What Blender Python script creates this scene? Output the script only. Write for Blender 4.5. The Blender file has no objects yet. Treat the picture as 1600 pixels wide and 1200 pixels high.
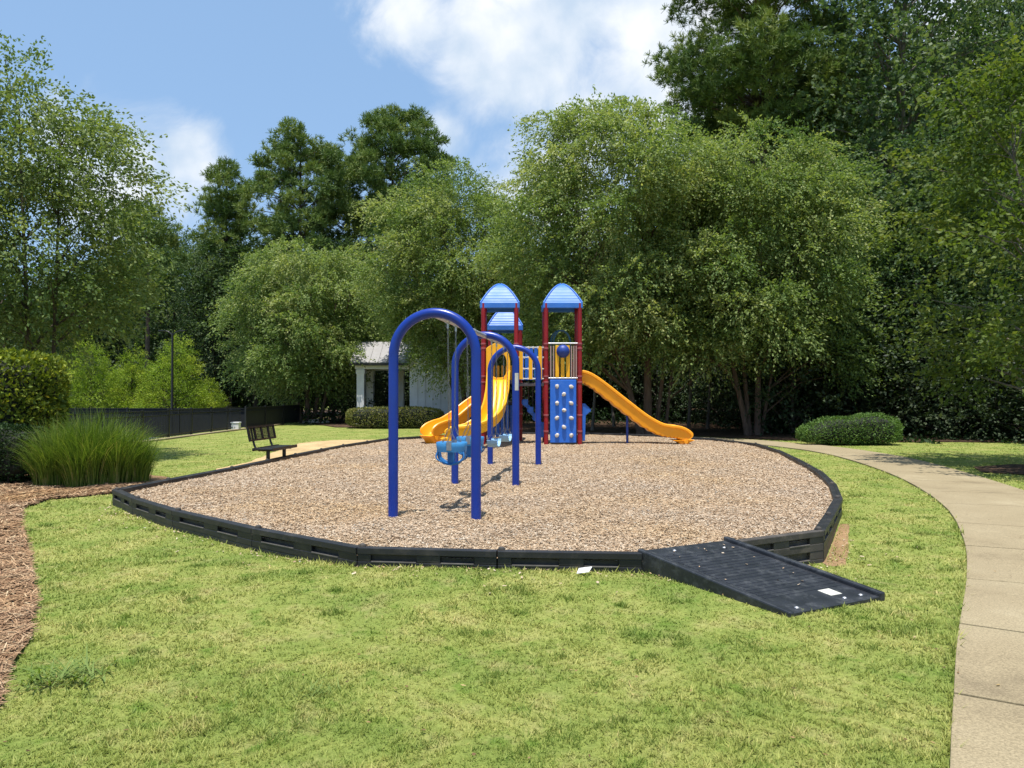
import bpy, bmesh, math, random
import numpy as np
from mathutils import Vector, Matrix
from mathutils.geometry import delaunay_2d_cdt

PI = math.pi
R = math.radians
scene = bpy.context.scene
col = scene.collection
random.seed(7)

# ------------------------------------------------------------------ camera
F = 1155.0
cam_d = bpy.data.cameras.new('camera')
cam = bpy.data.objects.new('camera', cam_d); col.objects.link(cam)
cam_d.sensor_width = 36.0
cam_d.lens = 36.0 * F / 1600.0
cam_d.clip_start = 0.05; cam_d.clip_end = 3000
CAMZ = 1.60
cam.location = (0, 0, CAMZ)
cam.rotation_euler = (R(90) + math.atan(15.0 / F), 0, 0)
scene.camera = cam

# ------------------------------------------------------------------ light
TO_SUN = Vector((-0.03, -0.22, 1.0)).normalized()
SUN_EL = math.asin(TO_SUN.z)
sd = bpy.data.lights.new('sun', 'SUN'); so = bpy.data.objects.new('sun', sd); col.objects.link(so)
sd.energy = 4.6; sd.angle = R(0.53); sd.color = (1.0, 0.955, 0.88)
so.rotation_euler = TO_SUN.to_track_quat('Z', 'Y').to_euler()
so.location = (0, -10, 40)

scene.view_settings.view_transform = 'Standard'
scene.view_settings.look = 'None'
scene.view_settings.exposure = 0.55
scene.view_settings.gamma = 1.0
scene.render.filter_size = 1.8
scene.cycles.max_bounces = 6
scene.cycles.diffuse_bounces = 3
scene.cycles.transmission_bounces = 4

def build_world():
    w = bpy.data.worlds.new('World'); scene.world = w; w.use_nodes = True
    nt = w.node_tree; nt.nodes.clear(); N = nt.nodes.new; L = nt.links.new
    out = N('ShaderNodeOutputWorld'); bg = N('ShaderNodeBackground'); bg.inputs[1].default_value = 0.107
    sky = N('ShaderNodeTexSky'); sky.sky_type = 'NISHITA'; sky.sun_disc = False
    sky.sun_elevation = SUN_EL; sky.sun_rotation = math.atan2(TO_SUN.x, TO_SUN.y)
    sky.air_density = 1.0; sky.dust_density = 1.6; sky.ozone_density = 1.6; sky.altitude = 200
    tc = N('ShaderNodeTexCoord')
    nz = N('ShaderNodeTexNoise'); nz.inputs['Scale'].default_value = 7.0; nz.inputs['Detail'].default_value = 9; nz.inputs['Roughness'].default_value = 0.62
    nz.inputs['Distortion'].default_value = 0.5
    L(tc.outputs['Generated'], nz.inputs['Vector'])
    def m(op, a, b=None, c=None):
        n = N('ShaderNodeMath'); n.operation = op
        for i, v in enumerate((a, b, c)):
            if v is None: continue
            if isinstance(v, (int, float)): n.inputs[i].default_value = v
            else: L(v, n.inputs[i])
        return n.outputs[0]
    blobs = [((60, 330), .105), ((180, 60), .0), ((-40, 515), .085), ((70, 600), .16), ((230, 560), .19), ((330, 430), .10), ((130, 440), .085),
             ((-112, 405), .045), ((-515, 372), .055), ((-620, 340), .10), ((900, 560), .20), ((-170, 590), .07)]
    tot = None
    for (px, py), r in blobs:                       # cloud centres as compass directions: (east, up) against 1155 north
        if r == 0: continue
        v = Vector((px, 1155, py)).normalized()
        d = N('ShaderNodeVectorMath'); d.operation = 'DISTANCE'; L(tc.outputs['Generated'], d.inputs[0]); d.inputs[1].default_value = v
        f = m('SUBTRACT', 1.0, m('DIVIDE', d.outputs['Value'], r))
        tot = f if tot is None else m('SMOOTH_MAX', tot, f, 0.3)
    s = m('ADD', tot, m('MULTIPLY', m('SUBTRACT', nz.outputs['Fac'], 0.5), 2.2))
    mr = N('ShaderNodeMapRange'); mr.interpolation_type = 'SMOOTHSTEP'
    L(s, mr.inputs['Value']); mr.inputs['From Min'].default_value = -0.15; mr.inputs['From Max'].default_value = 0.75
    mr.inputs['To Max'].default_value = 0.93
    nz2 = N('ShaderNodeTexNoise'); nz2.inputs['Scale'].default_value = 9; nz2.inputs['Detail'].default_value = 6
    L(tc.outputs['Generated'], nz2.inputs['Vector'])
    cr = N('ShaderNodeValToRGB'); L(nz2.outputs['Fac'], cr.inputs[0])
    cr.color_ramp.elements[0].position = .36; cr.color_ramp.elements[0].color = (4.0, 4.85, 5.9, 1)
    cr.color_ramp.elements[1].position = .62; cr.color_ramp.elements[1].color = (7.0, 7.1, 7.2, 1)
    mx = N('ShaderNodeMix'); mx.data_type = 'RGBA'
    # a thin milky veil over the whole summer sky
    veil = N('ShaderNodeMix'); veil.data_type = 'RGBA'; veil.inputs[0].default_value = 0.55
    L(sky.outputs[0], veil.inputs[6]); veil.inputs[7].default_value = (2.45, 4.1, 6.5, 1)
    L(mr.outputs[0], mx.inputs[0]); L(veil.outputs[2], mx.inputs[6]); L(cr.outputs[0], mx.inputs[7])
    L(mx.outputs[2], bg.inputs[0]); L(bg.outputs[0], out.inputs[0])
build_world()

# ------------------------------------------------------------------ helpers
def px(x, d):
    """east-west position of something seen at column x of the 1600 px survey photo, d metres north"""
    return (x - 800.0) * d / F

def lookup_noise(x, y, s=1.0, seed=0):
    return (np.sin(x * 1.7 * s + seed) * np.cos(y * 1.3 * s - seed * 1.3) + .5 * np.sin(x * 3.9 * s - y * 2.7 * s + seed * 2.1)
            + .25 * np.cos(x * 7.3 * s + y * 8.1 * s + seed)) / 1.75

def sstep(a, b, x):
    t = np.clip((x - a) / (b - a), 0, 1); return t * t * (3 - 2 * t)

def gz(x, y):
    """height of the ground"""
    x = np.asarray(x, float); y = np.asarray(y, float)
    z = 0.012 * lookup_noise(x, y, .5)
    z = z + 0.085 * np.exp(-((x + .1) ** 2 / 9 + (y - 6.1) ** 2 / .8))
    z = z - 0.10 * np.exp(-((x - 3.3) ** 2 + (y - 7.3) ** 2) / 1.6)
    z = z - 1.0 * sstep(-12.8, -14.5, x) * sstep(16, 20, y)
    return z

def link(o, parent=None):
    col.objects.link(o)
    if parent is not None: o.parent = parent
    return o

def tag(o, label=None, cat=None, group=None, kind=None):
    if label: o['label'] = label
    if cat: o['category'] = cat
    if group: o['group'] = group
    if kind: o['kind'] = kind
    return o

def thing(name, label, cat, loc=(0, 0, 0), rz=0, group=None):
    o = bpy.data.objects.new(name, None); o.empty_display_size = .2
    o.location = loc; o.rotation_euler = (0, 0, rz)
    link(o); return tag(o, label, cat, group)

class MB:
    """collects shapes into one mesh"""
    def __init__(self): self.v = []; self.f = []
    def add(self, vs, fs):
        n = len(self.v); self.v += [tuple(p) for p in vs]; self.f += [tuple(i + n for i in q) for q in fs]; return self
    def box(self, a, b, M=None):
        x0, y0, z0 = a; x1, y1, z1 = b
        vs = [Vector(p) for p in ((x0, y0, z0), (x1, y0, z0), (x1, y1, z0), (x0, y1, z0), (x0, y0, z1), (x1, y0, z1), (x1, y1, z1), (x0, y1, z1))]
        if M is not None: vs = [M @ p for p in vs]
        return self.add(vs, [(0, 3, 2, 1), (4, 5, 6, 7), (0, 1, 5, 4), (1, 2, 6, 5), (2, 3, 7, 6), (3, 0, 4, 7)])
    def tube(self, pts, rad, n=10, cap=True):
        pts = [Vector(p) for p in pts]
        if not hasattr(rad, '__len__'): rad = [rad] * len(pts)
        rings = []; up = None
        for i, p in enumerate(pts):
            t = (pts[min(i + 1, len(pts) - 1)] - pts[max(i - 1, 0)]).normalized()
            if up is None:
                a = Vector((0, 0, 1)) if abs(t.z) < .9 else Vector((1, 0, 0))
                up = (a - t * a.dot(t)).normalized()
            else:
                up = (up - t * up.dot(t)).normalized()
            s = t.cross(up)
            rings.append([p + (up * math.cos(2 * PI * k / n) + s * math.sin(2 * PI * k / n)) * rad[i] for k in range(n)])
        vs = [v for r in rings for v in r]; fs = []
        for i in range(len(rings) - 1):
            for k in range(n):
                fs.append((i * n + k, (i + 1) * n + k, (i + 1) * n + (k + 1) % n, i * n + (k + 1) % n))
        if cap:
            fs.append(tuple(range(n))); fs.append(tuple((len(rings) - 1) * n + k for k in reversed(range(n))))
        return self.add(vs, fs)
    def sweep(self, pts, profile, cap=True, side=None):
        """closed profile of (lateral, up) pairs along a path; lateral stays level"""
        pts = [Vector(p) for p in pts]; vs = []
        for i, p in enumerate(pts):
            t = (pts[min(i + 1, len(pts) - 1)] - pts[max(i - 1, 0)]).normalized()
            s = side.copy() if side else t.cross(Vector((0, 0, 1))).normalized()
            u = s.cross(t).normalized()
            prof = profile(i) if callable(profile) else profile
            vs += [p + s * a + u * b for a, b in prof]
        n = len(vs) // len(pts); fs = []
        for i in range(len(pts) - 1):
            for k in range(n):
                fs.append((i * n + k, i * n + (k + 1) % n, (i + 1) * n + (k + 1) % n, (i + 1) * n + k))
        if cap:
            fs.append(tuple(reversed(range(n)))); fs.append(tuple((len(pts) - 1) * n + k for k in range(n)))
        return self.add(vs, fs)
    def lathe(self, prof, n=20, c=(0, 0, 0), M=None):
        vs = []; fs = []
        for r, z in prof:
            for k in range(n):
                p = Vector((r * math.cos(2 * PI * k / n), r * math.sin(2 * PI * k / n), z))
                if M is not None: p = M @ p
                vs.append(p + Vector(c))
        for i in range(len(prof) - 1):
            for k in range(n):
                fs.append((i * n + k, i * n + (k + 1) % n, (i + 1) * n + (k + 1) % n, (i + 1) * n + k))
        fs.append(tuple(reversed(range(n)))); fs.append(tuple((len(prof) - 1) * n + k for k in range(n)))
        return self.add(vs, fs)
    def prism(self, poly, y0, y1):
        """polygon in x,z pushed from y0 to y1"""
        n = len(poly); vs = [(x, y0, z) for x, z in poly] + [(x, y1, z) for x, z in poly]
        fs = [tuple(range(n)), tuple(reversed(range(n, 2 * n)))] + [((k + 1) % n, k, n + k, n + (k + 1) % n) for k in range(n)]
        return self.add(vs, fs)
    def ring(self, outer, inner, y0, y1):
        """plate with a hole in the x,z plane; outer and inner hold the same number of points"""
        n = len(outer)
        vs = [(x, y0, z) for x, z in outer] + [(x, y0, z) for x, z in inner] + [(x, y1, z) for x, z in outer] + [(x, y1, z) for x, z in inner]
        fs = []
        for k in range(n):
            j = (k + 1) % n
            fs += [(k, j, n + j, n + k), (2 * n + j, 2 * n + k, 3 * n + k, 3 * n + j), (j, k, 2 * n + k, 2 * n + j), (n + k, n + j, 3 * n + j, 3 * n + k)]
        return self.add(vs, fs)
    def build(self, name, mat, parent=None, bevel=0, smooth=None, loc=None):
        me = bpy.data.meshes.new(name); me.from_pydata(self.v, [], self.f)
        bm = bmesh.new(); bm.from_mesh(me); bmesh.ops.recalc_face_normals(bm, faces=bm.faces)
        if bevel:
            ed = [e for e in bm.edges if len(e.link_faces) == 2 and e.calc_face_angle(0) > .6]
            bmesh.ops.bevel(bm, geom=ed, offset=bevel, segments=2, affect='EDGES', profile=.6, clamp_overlap=True)
        bm.to_mesh(me); bm.free()
        if smooth is not None:
            me.polygons.foreach_set('use_smooth', [True] * len(me.polygons)); me.set_sharp_from_angle(angle=R(smooth))
        me.materials.append(mat)
        o = bpy.data.objects.new(name, me)
        if loc: o.location = loc
        return link(o, parent)

def np_mesh(name, V, mat, parent=None, rnd=None):
    """V: (faces, corners, 3) loose polygons; rnd: one number per face kept as the attribute 'tint'"""
    n, k, _ = V.shape
    me = bpy.data.meshes.new(name)
    me.vertices.add(n * k); me.vertices.foreach_set('co', np.ascontiguousarray(V, np.float32).ravel())
    me.loops.add(n * k); me.loops.foreach_set('vertex_index', np.arange(n * k, dtype=np.int32))
    me.polygons.add(n); me.polygons.foreach_set('loop_start', np.arange(0, n * k, k, dtype=np.int32))
    me.polygons.foreach_set('loop_total', np.full(n, k, dtype=np.int32))
    if rnd is not None:
        a = me.attributes.new('tint', 'FLOAT', 'FACE'); a.data.foreach_set('value', np.ascontiguousarray(rnd, np.float32))
    me.update(calc_edges=True)
    me.materials.append(mat)
    o = bpy.data.objects.new(name, me)
    return link(o, parent)

def inside(poly, x, y):
    r = np.zeros(x.shape, bool); n = len(poly)
    for i in range(n):
        x0, y0 = poly[i]; x1, y1 = poly[(i + 1) % n]
        if y0 == y1: continue
        c = ((y0 > y) != (y1 > y)) & (x < (x1 - x0) * (y - y0) / (y1 - y0) + x0)
        r ^= c
    return r

def edge_dist(poly, x, y, closed=True):
    d = np.full(x.shape, 1e9); n = len(poly)
    for i in range(n if closed else n - 1):
        ax, ay = poly[i]; bx, by = poly[(i + 1) % n]
        L2 = (bx - ax) ** 2 + (by - ay) ** 2 + 1e-9
        t = np.clip(((x - ax) * (bx - ax) + (y - ay) * (by - ay)) / L2, 0, 1)
        d = np.minimum(d, np.hypot(x - ax - t * (bx - ax), y - ay - t * (by - ay)))
    return d

def resample(poly, step, closed=True):
    out = []; n = len(poly)
    for i in range(n if closed else n - 1):
        a = Vector(poly[i]); b = Vector(poly[(i + 1) % n]); k = max(1, int(round((b - a).length / step)))
        out += [tuple(a.lerp(b, j / k)) for j in range(k)]
    if not closed: out.append(tuple(poly[-1]))
    return out

def smooth_line(pts, n=6):
    """Catmull-Rom through the points"""
    P = [Vector(p) for p in pts]; P = [P[0] * 2 - P[1]] + P + [P[-1] * 2 - P[-2]]; out = []
    for i in range(1, len(P) - 2):
        for k in range(n):
            t = k / n
            out.append(.5 * ((2 * P[i]) + (P[i + 1] - P[i - 1]) * t + (2 * P[i - 1] - 5 * P[i] + 4 * P[i + 1] - P[i + 2]) * t * t
                             + (3 * P[i] - P[i - 1] - 3 * P[i + 1] + P[i + 2]) * t ** 3))
    out.append(P[-2]); return out

def sheet(name, poly, step, zf, mat, wob=0, seed=0):
    """ground-hugging surface filling a polygon"""
    b = resample(poly, step)
    if wob:
        q = np.array(b); q = q + wob * np.stack([lookup_noise(q[:, 0], q[:, 1], 2.1, seed), lookup_noise(q[:, 1], q[:, 0], 2.3, seed + 3)], 1); b = [tuple(p) for p in q]
    a = np.array(b); x0, y0 = a.min(0); x1, y1 = a.max(0)
    gx, gy = np.meshgrid(np.arange(x0, x1, step), np.arange(y0, y1, step)); gx = gx.ravel(); gy = gy.ravel()
    k = inside(b, gx, gy) & (edge_dist(b, gx, gy) > step * .5); gx, gy = gx[k], gy[k]
    pts = [Vector(p) for p in b] + [Vector((u, v)) for u, v in zip(gx, gy)]
    nb = len(b)
    r = delaunay_2d_cdt(pts, [(i, (i + 1) % nb) for i in range(nb)], [], 1, 1e-6)
    V = np.array([(p.x, p.y) for p in r[0]]); Z = zf(V[:, 0], V[:, 1])
    me = bpy.data.meshes.new(name); me.from_pydata([(p[0], p[1], z) for p, z in zip(V, Z)], [], r[2])
    bm = bmesh.new(); bm.from_mesh(me)
    for f in bm.faces:
        if f.normal.z < 0: f.normal_flip()
        f.smooth = True
    bm.to_mesh(me); bm.free(); me.materials.append(mat)
    return link(bpy.data.objects.new(name, me))

# ------------------------------------------------------------------ materials
def new_mat(name):
    m = bpy.data.materials.new(name); m.use_nodes = True; nt = m.node_tree
    return m, nt, nt.nodes.new, nt.links.new, nt.nodes['Principled BSDF']

def ramp(N, stops, interp='LINEAR'):
    c = N('ShaderNodeValToRGB'); c.color_ramp.interpolation = interp; e = c.color_ramp.elements
    e[0].position, e[0].color = stops[0][0], (*stops[0][1], 1)
    e[1].position, e[1].color = stops[-1][0], (*stops[-1][1], 1)
    for p, cc in stops[1:-1]:
        q = e.new(p); q.color = (*cc, 1)
    return c

def paint(name, c, rough=.4, var=.12, scale=6, bump=0.0, bscale=60, metal=0, dust=None, spec=.5):
    """painted or moulded surface with faint wear and, with dust, weathering in patches"""
    m, nt, N, L, b = new_mat(name)
    tc = N('ShaderNodeTexCoord'); nz = N('ShaderNodeTexNoise'); nz.inputs['Scale'].default_value = scale; nz.inputs['Detail'].default_value = 6
    L(tc.outputs['Object'], nz.inputs['Vector'])
    lo = tuple(x * (1 - var) for x in c); hi = tuple(min(1, x * (1 + var)) for x in c)
    cr = ramp(N, [(.3, lo), (.7, hi)]); L(nz.outputs['Fac'], cr.inputs[0]); csrc = cr.outputs[0]
    if dust:
        n2 = N('ShaderNodeTexNoise'); n2.inputs['Scale'].default_value = dust[2]; n2.inputs['Detail'].default_value = 8; n2.inputs['Roughness'].default_value = .7
        L(tc.outputs['Object'], n2.inputs['Vector'])
        mr = N('ShaderNodeMapRange'); L(n2.outputs['Fac'], mr.inputs[0]); mr.inputs[1].default_value = .5; mr.inputs[2].default_value = .75; mr.inputs[4].default_value = dust[1]
        mx = N('ShaderNodeMix'); mx.data_type = 'RGBA'; L(mr.outputs[0], mx.inputs[0]); L(csrc, mx.inputs[6]); mx.inputs[7].default_value = (*dust[0], 1); csrc = mx.outputs[2]
    L(csrc, b.inputs['Base Color'])
    r2 = N('ShaderNodeMapRange'); L(nz.outputs['Fac'], r2.inputs[0]); r2.inputs[3].default_value = max(.05, rough - .1); r2.inputs[4].default_value = min(1, rough + .12)
    L(r2.outputs[0], b.inputs['Roughness']); b.inputs['Metallic'].default_value = metal; b.inputs['Specular IOR Level'].default_value = spec
    if bump:
        n3 = N('ShaderNodeTexNoise'); n3.inputs['Scale'].default_value = bscale; n3.inputs['Detail'].default_value = 4; L(tc.outputs['Object'], n3.inputs['Vector'])
        bp = N('ShaderNodeBump'); bp.inputs['Strength'].default_value = bump; bp.inputs['Distance'].default_value = .01; L(n3.outputs['Fac'], bp.inputs['Height']); L(bp.outputs[0], b.inputs['Normal'])
    return m

def leaf_mat(name, stops, trans=.38, rough=.6, spec=.2):
    """leaves: tint attribute picks the colour of each leaf; light comes through"""
    m, nt, N, L, b = new_mat(name)
    at = N('ShaderNodeAttribute'); at.attribute_name = 'tint'
    oi = N('ShaderNodeObjectInfo'); ad = N('ShaderNodeMath'); ad.operation = 'MULTIPLY_ADD'; L(oi.outputs['Random'], ad.inputs[0]); ad.inputs[1].default_value = .16; L(at.outputs['Fac'], ad.inputs[2])
    sb = N('ShaderNodeMath'); sb.operation = 'SUBTRACT'; L(ad.outputs[0], sb.inputs[0]); sb.inputs[1].default_value = .08
    cr = ramp(N, stops); L(sb.outputs[0], cr.inputs[0])
    L(cr.outputs[0], b.inputs['Base Color']); b.inputs['Roughness'].default_value = rough; b.inputs['Specular IOR Level'].default_value = spec
    tr = N('ShaderNodeBsdfTranslucent'); g = N('ShaderNodeMix'); g.data_type = 'RGBA'; g.blend_type = 'MULTIPLY'; g.inputs[0].default_value = 1
    L(cr.outputs[0], g.inputs[6]); g.inputs[7].default_value = (1.25, 1.3, .55, 1); L(g.outputs[2], tr.inputs[0])
    mx = N('ShaderNodeMixShader'); mx.inputs[0].default_value = trans; L(b.outputs[0], mx.inputs[1]); L(tr.outputs[0], mx.inputs[2])
    L(mx.outputs[0], nt.nodes['Material Output'].inputs[0])
    return m

def grass_nodes(N, L, geo):
    """lawn colour from where it stands: fresh, yellowing and thatchy patches"""
    def nz(s, d, r=.55):
        n = N('ShaderNodeTexNoise'); n.inputs['Scale'].default_value = s; n.inputs['Detail'].default_value = d; n.inputs['Roughness'].default_value = r
        L(geo.outputs['Position'], n.inputs['Vector']); return n
    a = nz(1.3, 6, .62); c1 = ramp(N, [(.34, (.195, .265, .056)), (.5, (.28, .325, .080)), (.66, (.38, .382, .122))]); L(a.outputs['Fac'], c1.inputs[0])
    b = nz(3.6, 6, .65); mr = N('ShaderNodeMapRange'); L(b.outputs['Fac'], mr.inputs[0]); mr.inputs[1].default_value = .52; mr.inputs[2].default_value = .70; mr.inputs[4].default_value = .55
    mx = N('ShaderNodeMix'); mx.data_type = 'RGBA'; L(mr.outputs[0], mx.inputs[0]); L(c1.outputs[0], mx.inputs[6]); mx.inputs[7].default_value = (.45, .39, .175, 1)
    c = nz(4.6, 4, .55); m2 = N('ShaderNodeMapRange'); L(c.outputs['Fac'], m2.inputs[0]); m2.inputs[1].default_value = .57; m2.inputs[2].default_value = .70; m2.inputs[4].default_value = .8
    m3 = N('ShaderNodeMix'); m3.data_type = 'RGBA'; L(m2.outputs[0], m3.inputs[0]); L(mx.outputs[2], m3.inputs[6]); m3.inputs[7].default_value = (.14, .235, .032, 1)
    return m3.outputs[2]

def lawn_mat():
    m, nt, N, L, b = new_mat('lawn'); geo = N('ShaderNodeNewGeometry')
    c = grass_nodes(N, L, geo)
    f = N('ShaderNodeTexNoise'); f.inputs['Scale'].default_value = 38; f.inputs['Detail'].default_value = 6; f.inputs['Roughness'].default_value = .75; L(geo.outputs['Position'], f.inputs['Vector'])
    mp = N('ShaderNodeMapRange'); L(f.outputs['Fac'], mp.inputs[0]); mp.inputs[1].default_value = .3; mp.inputs[2].default_value = .7; mp.inputs[3].default_value = .5; mp.inputs[4].default_value = 1.0
    v = N('ShaderNodeVectorMath'); v.operation = 'SCALE'; L(c, v.inputs[0]); L(mp.outputs[0], v.inputs['Scale'])
    L(v.outputs[0], b.inputs['Base Color']); b.inputs['Roughness'].default_value = .9; b.inputs['Specular IOR Level'].default_value = .1
    bp = N('ShaderNodeBump'); bp.inputs['Strength'].default_value = .6; bp.inputs['Distance'].default_value = .03; L(f.outputs['Fac'], bp.inputs['Height']); L(bp.outputs[0], b.inputs['Normal'])
    return m

def blade_mat():
    m, nt, N, L, b = new_mat('grass_blades'); geo = N('ShaderNodeNewGeometry')
    c = grass_nodes(N, L, geo)
    at = N('ShaderNodeAttribute'); at.attribute_name = 'tint'
    cr = ramp(N, [(0, (.62, .74, .55)), (.5, (1.1, 1.08, 1.0)), (.86, (1.45, 1.35, 1.4)), (1, (1.7, 1.35, 1.7))]); L(at.outputs['Fac'], cr.inputs[0])
    g = N('ShaderNodeMix'); g.data_type = 'RGBA'; g.blend_type = 'MULTIPLY'; g.inputs[0].default_value = 1; L(c, g.inputs[6]); L(cr.outputs[0], g.inputs[7])
    L(g.outputs[2], b.inputs['Base Color']); b.inputs['Roughness'].default_value = .6; b.inputs['Specular IOR Level'].default_value = .25
    tr = N('ShaderNodeBsdfTranslucent'); L(g.outputs[2], tr.inputs[0]); mx = N('ShaderNodeMixShader'); mx.inputs[0].default_value = .35
    L(b.outputs[0], mx.inputs[1]); L(tr.outputs[0], mx.inputs[2]); L(mx.outputs[0], nt.nodes['Material Output'].inputs[0])
    return m

def litter_mat(name, stops, scale, big=.8, bump=.8, bigrange=(.8, 1.15), stretch=None, vor=True):
    """loose litter (chips, straw, leaves): small cells of different colour"""
    m, nt, N, L, b = new_mat(name); geo = N('ShaderNodeNewGeometry')
    vec = geo.outputs['Position']
    if vor:
        v = N('ShaderNodeTexVoronoi'); v.inputs['Scale'].default_value = scale; L(vec, v.inputs['Vector'])
        sp = N('ShaderNodeSeparateColor'); L(v.outputs['Color'], sp.inputs[0]); src = sp.outputs[0]; hgt = v.outputs['Distance']
    else:
        v = N('ShaderNodeTexNoise'); v.inputs['Scale'].default_value = scale; v.inputs['Detail'].default_value = 8; v.inputs['Roughness'].default_value = .75; L(vec, v.inputs['Vector']); src = v.outputs['Fac']; hgt = src
    cr = ramp(N, stops); L(src, cr.inputs[0])
    n = N('ShaderNodeTexNoise'); n.inputs['Scale'].default_value = big; n.inputs['Detail'].default_value = 6; L(vec, n.inputs['Vector'])
    mr = N('ShaderNodeMapRange'); L(n.outputs['Fac'], mr.inputs[0]); mr.inputs[1].default_value = .3; mr.inputs[2].default_value = .7; mr.inputs[3].default_value = bigrange[0]; mr.inputs[4].default_value = bigrange[1]
    s = N('ShaderNodeVectorMath'); s.operation = 'SCALE'; L(cr.outputs[0], s.inputs[0]); L(mr.outputs[0], s.inputs['Scale'])
    L(s.outputs[0], b.inputs['Base Color']); b.inputs['Roughness'].default_value = .9; b.inputs['Specular IOR Level'].default_value = .15
    bp = N('ShaderNodeBump'); bp.inputs['Strength'].default_value = bump; bp.inputs['Distance'].default_value = .02; L(hgt, bp.inputs['Height']); L(bp.outputs[0], b.inputs['Normal'])
    return m

def tint_mat(name, stops, rough=.85, spec=.2):
    m, nt, N, L, b = new_mat(name); at = N('ShaderNodeAttribute'); at.attribute_name = 'tint'
    cr = ramp(N, stops); L(at.outputs['Fac'], cr.inputs[0]); geo = N('ShaderNodeNewGeometry'); nz = N('ShaderNodeTexNoise'); nz.inputs['Scale'].default_value = .5; nz.inputs['Detail'].default_value = 4; L(geo.outputs['Position'], nz.inputs['Vector'])
    dr = ramp(N, [(.32, (1.0, .93, .78)), (.5, (1, 1, 1)), (.68, (.92, .96, 1.04))]); L(nz.outputs['Fac'], dr.inputs[0])
    g = N('ShaderNodeMix'); g.data_type = 'RGBA'; g.blend_type = 'MULTIPLY'; g.inputs[0].default_value = 1; L(cr.outputs[0], g.inputs[6]); L(dr.outputs[0], g.inputs[7])
    L(g.outputs[2], b.inputs['Base Color']); b.inputs['Roughness'].default_value = rough; b.inputs['Specular IOR Level'].default_value = spec
    return m

def concrete_mat():
    m, nt, N, L, b = new_mat('concrete'); geo = N('ShaderNodeNewGeometry')
    a = N('ShaderNodeTexNoise'); a.inputs['Scale'].default_value = .9; a.inputs['Detail'].default_value = 8; a.inputs['Roughness'].default_value = .65; L(geo.outputs['Position'], a.inputs['Vector'])
    c = ramp(N, [(.28, (.195, .155, .095)), (.42, (.275, .222, .135)), (.6, (.305, .25, .155)), (.74, (.37, .31, .20))]); L(a.outputs['Fac'], c.inputs[0])
    f = N('ShaderNodeTexNoise'); f.inputs['Scale'].default_value = 75; f.inputs['Detail'].default_value = 5; f.inputs['Roughness'].default_value = .8; L(geo.outputs['Position'], f.inputs['Vector'])
    mr = N('ShaderNodeMapRange'); L(f.outputs['Fac'], mr.inputs[0]); mr.inputs[1].default_value = .36; mr.inputs[2].default_value = .64; mr.inputs[3].default_value = .66; mr.inputs[4].default_value = 1.28
    s = N('ShaderNodeVectorMath'); s.operation = 'SCALE'; L(c.outputs[0], s.inputs[0]); L(mr.outputs[0], s.inputs['Scale']); L(s.outputs[0], b.inputs['Base Color'])
    b.inputs['Roughness'].default_value = .9; b.inputs['Specular IOR Level'].default_value = .2
    bp = N('ShaderNodeBump'); bp.inputs['Strength'].default_value = .4; bp.inputs['Distance'].default_value = .006; L(f.outputs['Fac'], bp.inputs['Height']); L(bp.outputs[0], b.inputs['Normal'])
    return m

def bark_mat(name, a, c, scale=5):
    m, nt, N, L, b = new_mat(name); tc = N('ShaderNodeTexCoord'); mp = N('ShaderNodeMapping'); mp.inputs['Scale'].default_value = (3, 3, .6); L(tc.outputs['Object'], mp.inputs[0])
    n = N('ShaderNodeTexNoise'); n.inputs['Scale'].default_value = scale; n.inputs['Detail'].default_value = 8; n.inputs['Roughness'].default_value = .7; L(mp.outputs[0], n.inputs['Vector'])
    cr = ramp(N, [(.3, a), (.7, c)]); L(n.outputs['Fac'], cr.inputs[0]); L(cr.outputs[0], b.inputs['Base Color']); b.inputs['Roughness'].default_value = .9
    bp = N('ShaderNodeBump'); bp.inputs['Strength'].default_value = .8; bp.inputs['Distance'].default_value = .03; L(n.outputs['Fac'], bp.inputs['Height']); L(bp.outputs[0], b.inputs['Normal'])
    return m

M = {}
M['lawn'] = lawn_mat(); M['blade'] = blade_mat(); M['concrete'] = concrete_mat()
M['chip_bed'] = litter_mat('chip_bed', [(0, (0.1308, 0.0823, 0.0465)), (.3, (0.2697, 0.1774, 0.1057)), (.6, (0.3841, 0.2769, 0.1777)), (.85, (0.4740, 0.3722, 0.2622)), (1, (0.3433, 0.3203, 0.2707))], 42, big=.45, bigrange=(.82, 1.12))
M['chip'] = tint_mat('wood_chip', [(0, (0.1062, 0.0693, 0.0423)), (.12, (0.2207, 0.1428, 0.0846)), (.4, (0.3760, 0.2639, 0.1649)), (.7, (0.4904, 0.3809, 0.2664)), (.9, (0.5721, 0.4934, 0.3807)), (1, (0.2942, 0.2943, 0.2707))])
M['straw_bed'] = litter_mat('straw_bed', [(.25, (0.0950, 0.0541, 0.0296)), (.5, (0.2565, 0.1568, 0.0838)), (.75, (0.3990, 0.2757, 0.1577))], 30, vor=False, bigrange=(.75, 1.15))
M['straw'] = tint_mat('pine_straw', [(0, (0.0950, 0.0541, 0.0315)), (.3, (0.2375, 0.1352, 0.0739)), (.7, (0.3990, 0.2595, 0.1478)), (1, (0.4940, 0.3892, 0.2464))])
M['litter'] = tint_mat('dry_leaf', [(0, (.06, .035, .018)), (.5, (.19, .12, .055)), (1, (.34, .26, .12))])
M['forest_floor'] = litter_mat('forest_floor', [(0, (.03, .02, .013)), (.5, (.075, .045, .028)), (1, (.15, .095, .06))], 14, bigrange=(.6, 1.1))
M['dry_edge'] = litter_mat('dry_edge', [(.25, (.14, .085, .045)), (.5, (.27, .17, .09)), (.75, (.36, .25, .13))], 22, vor=False, big=2, bump=.5)
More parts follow.
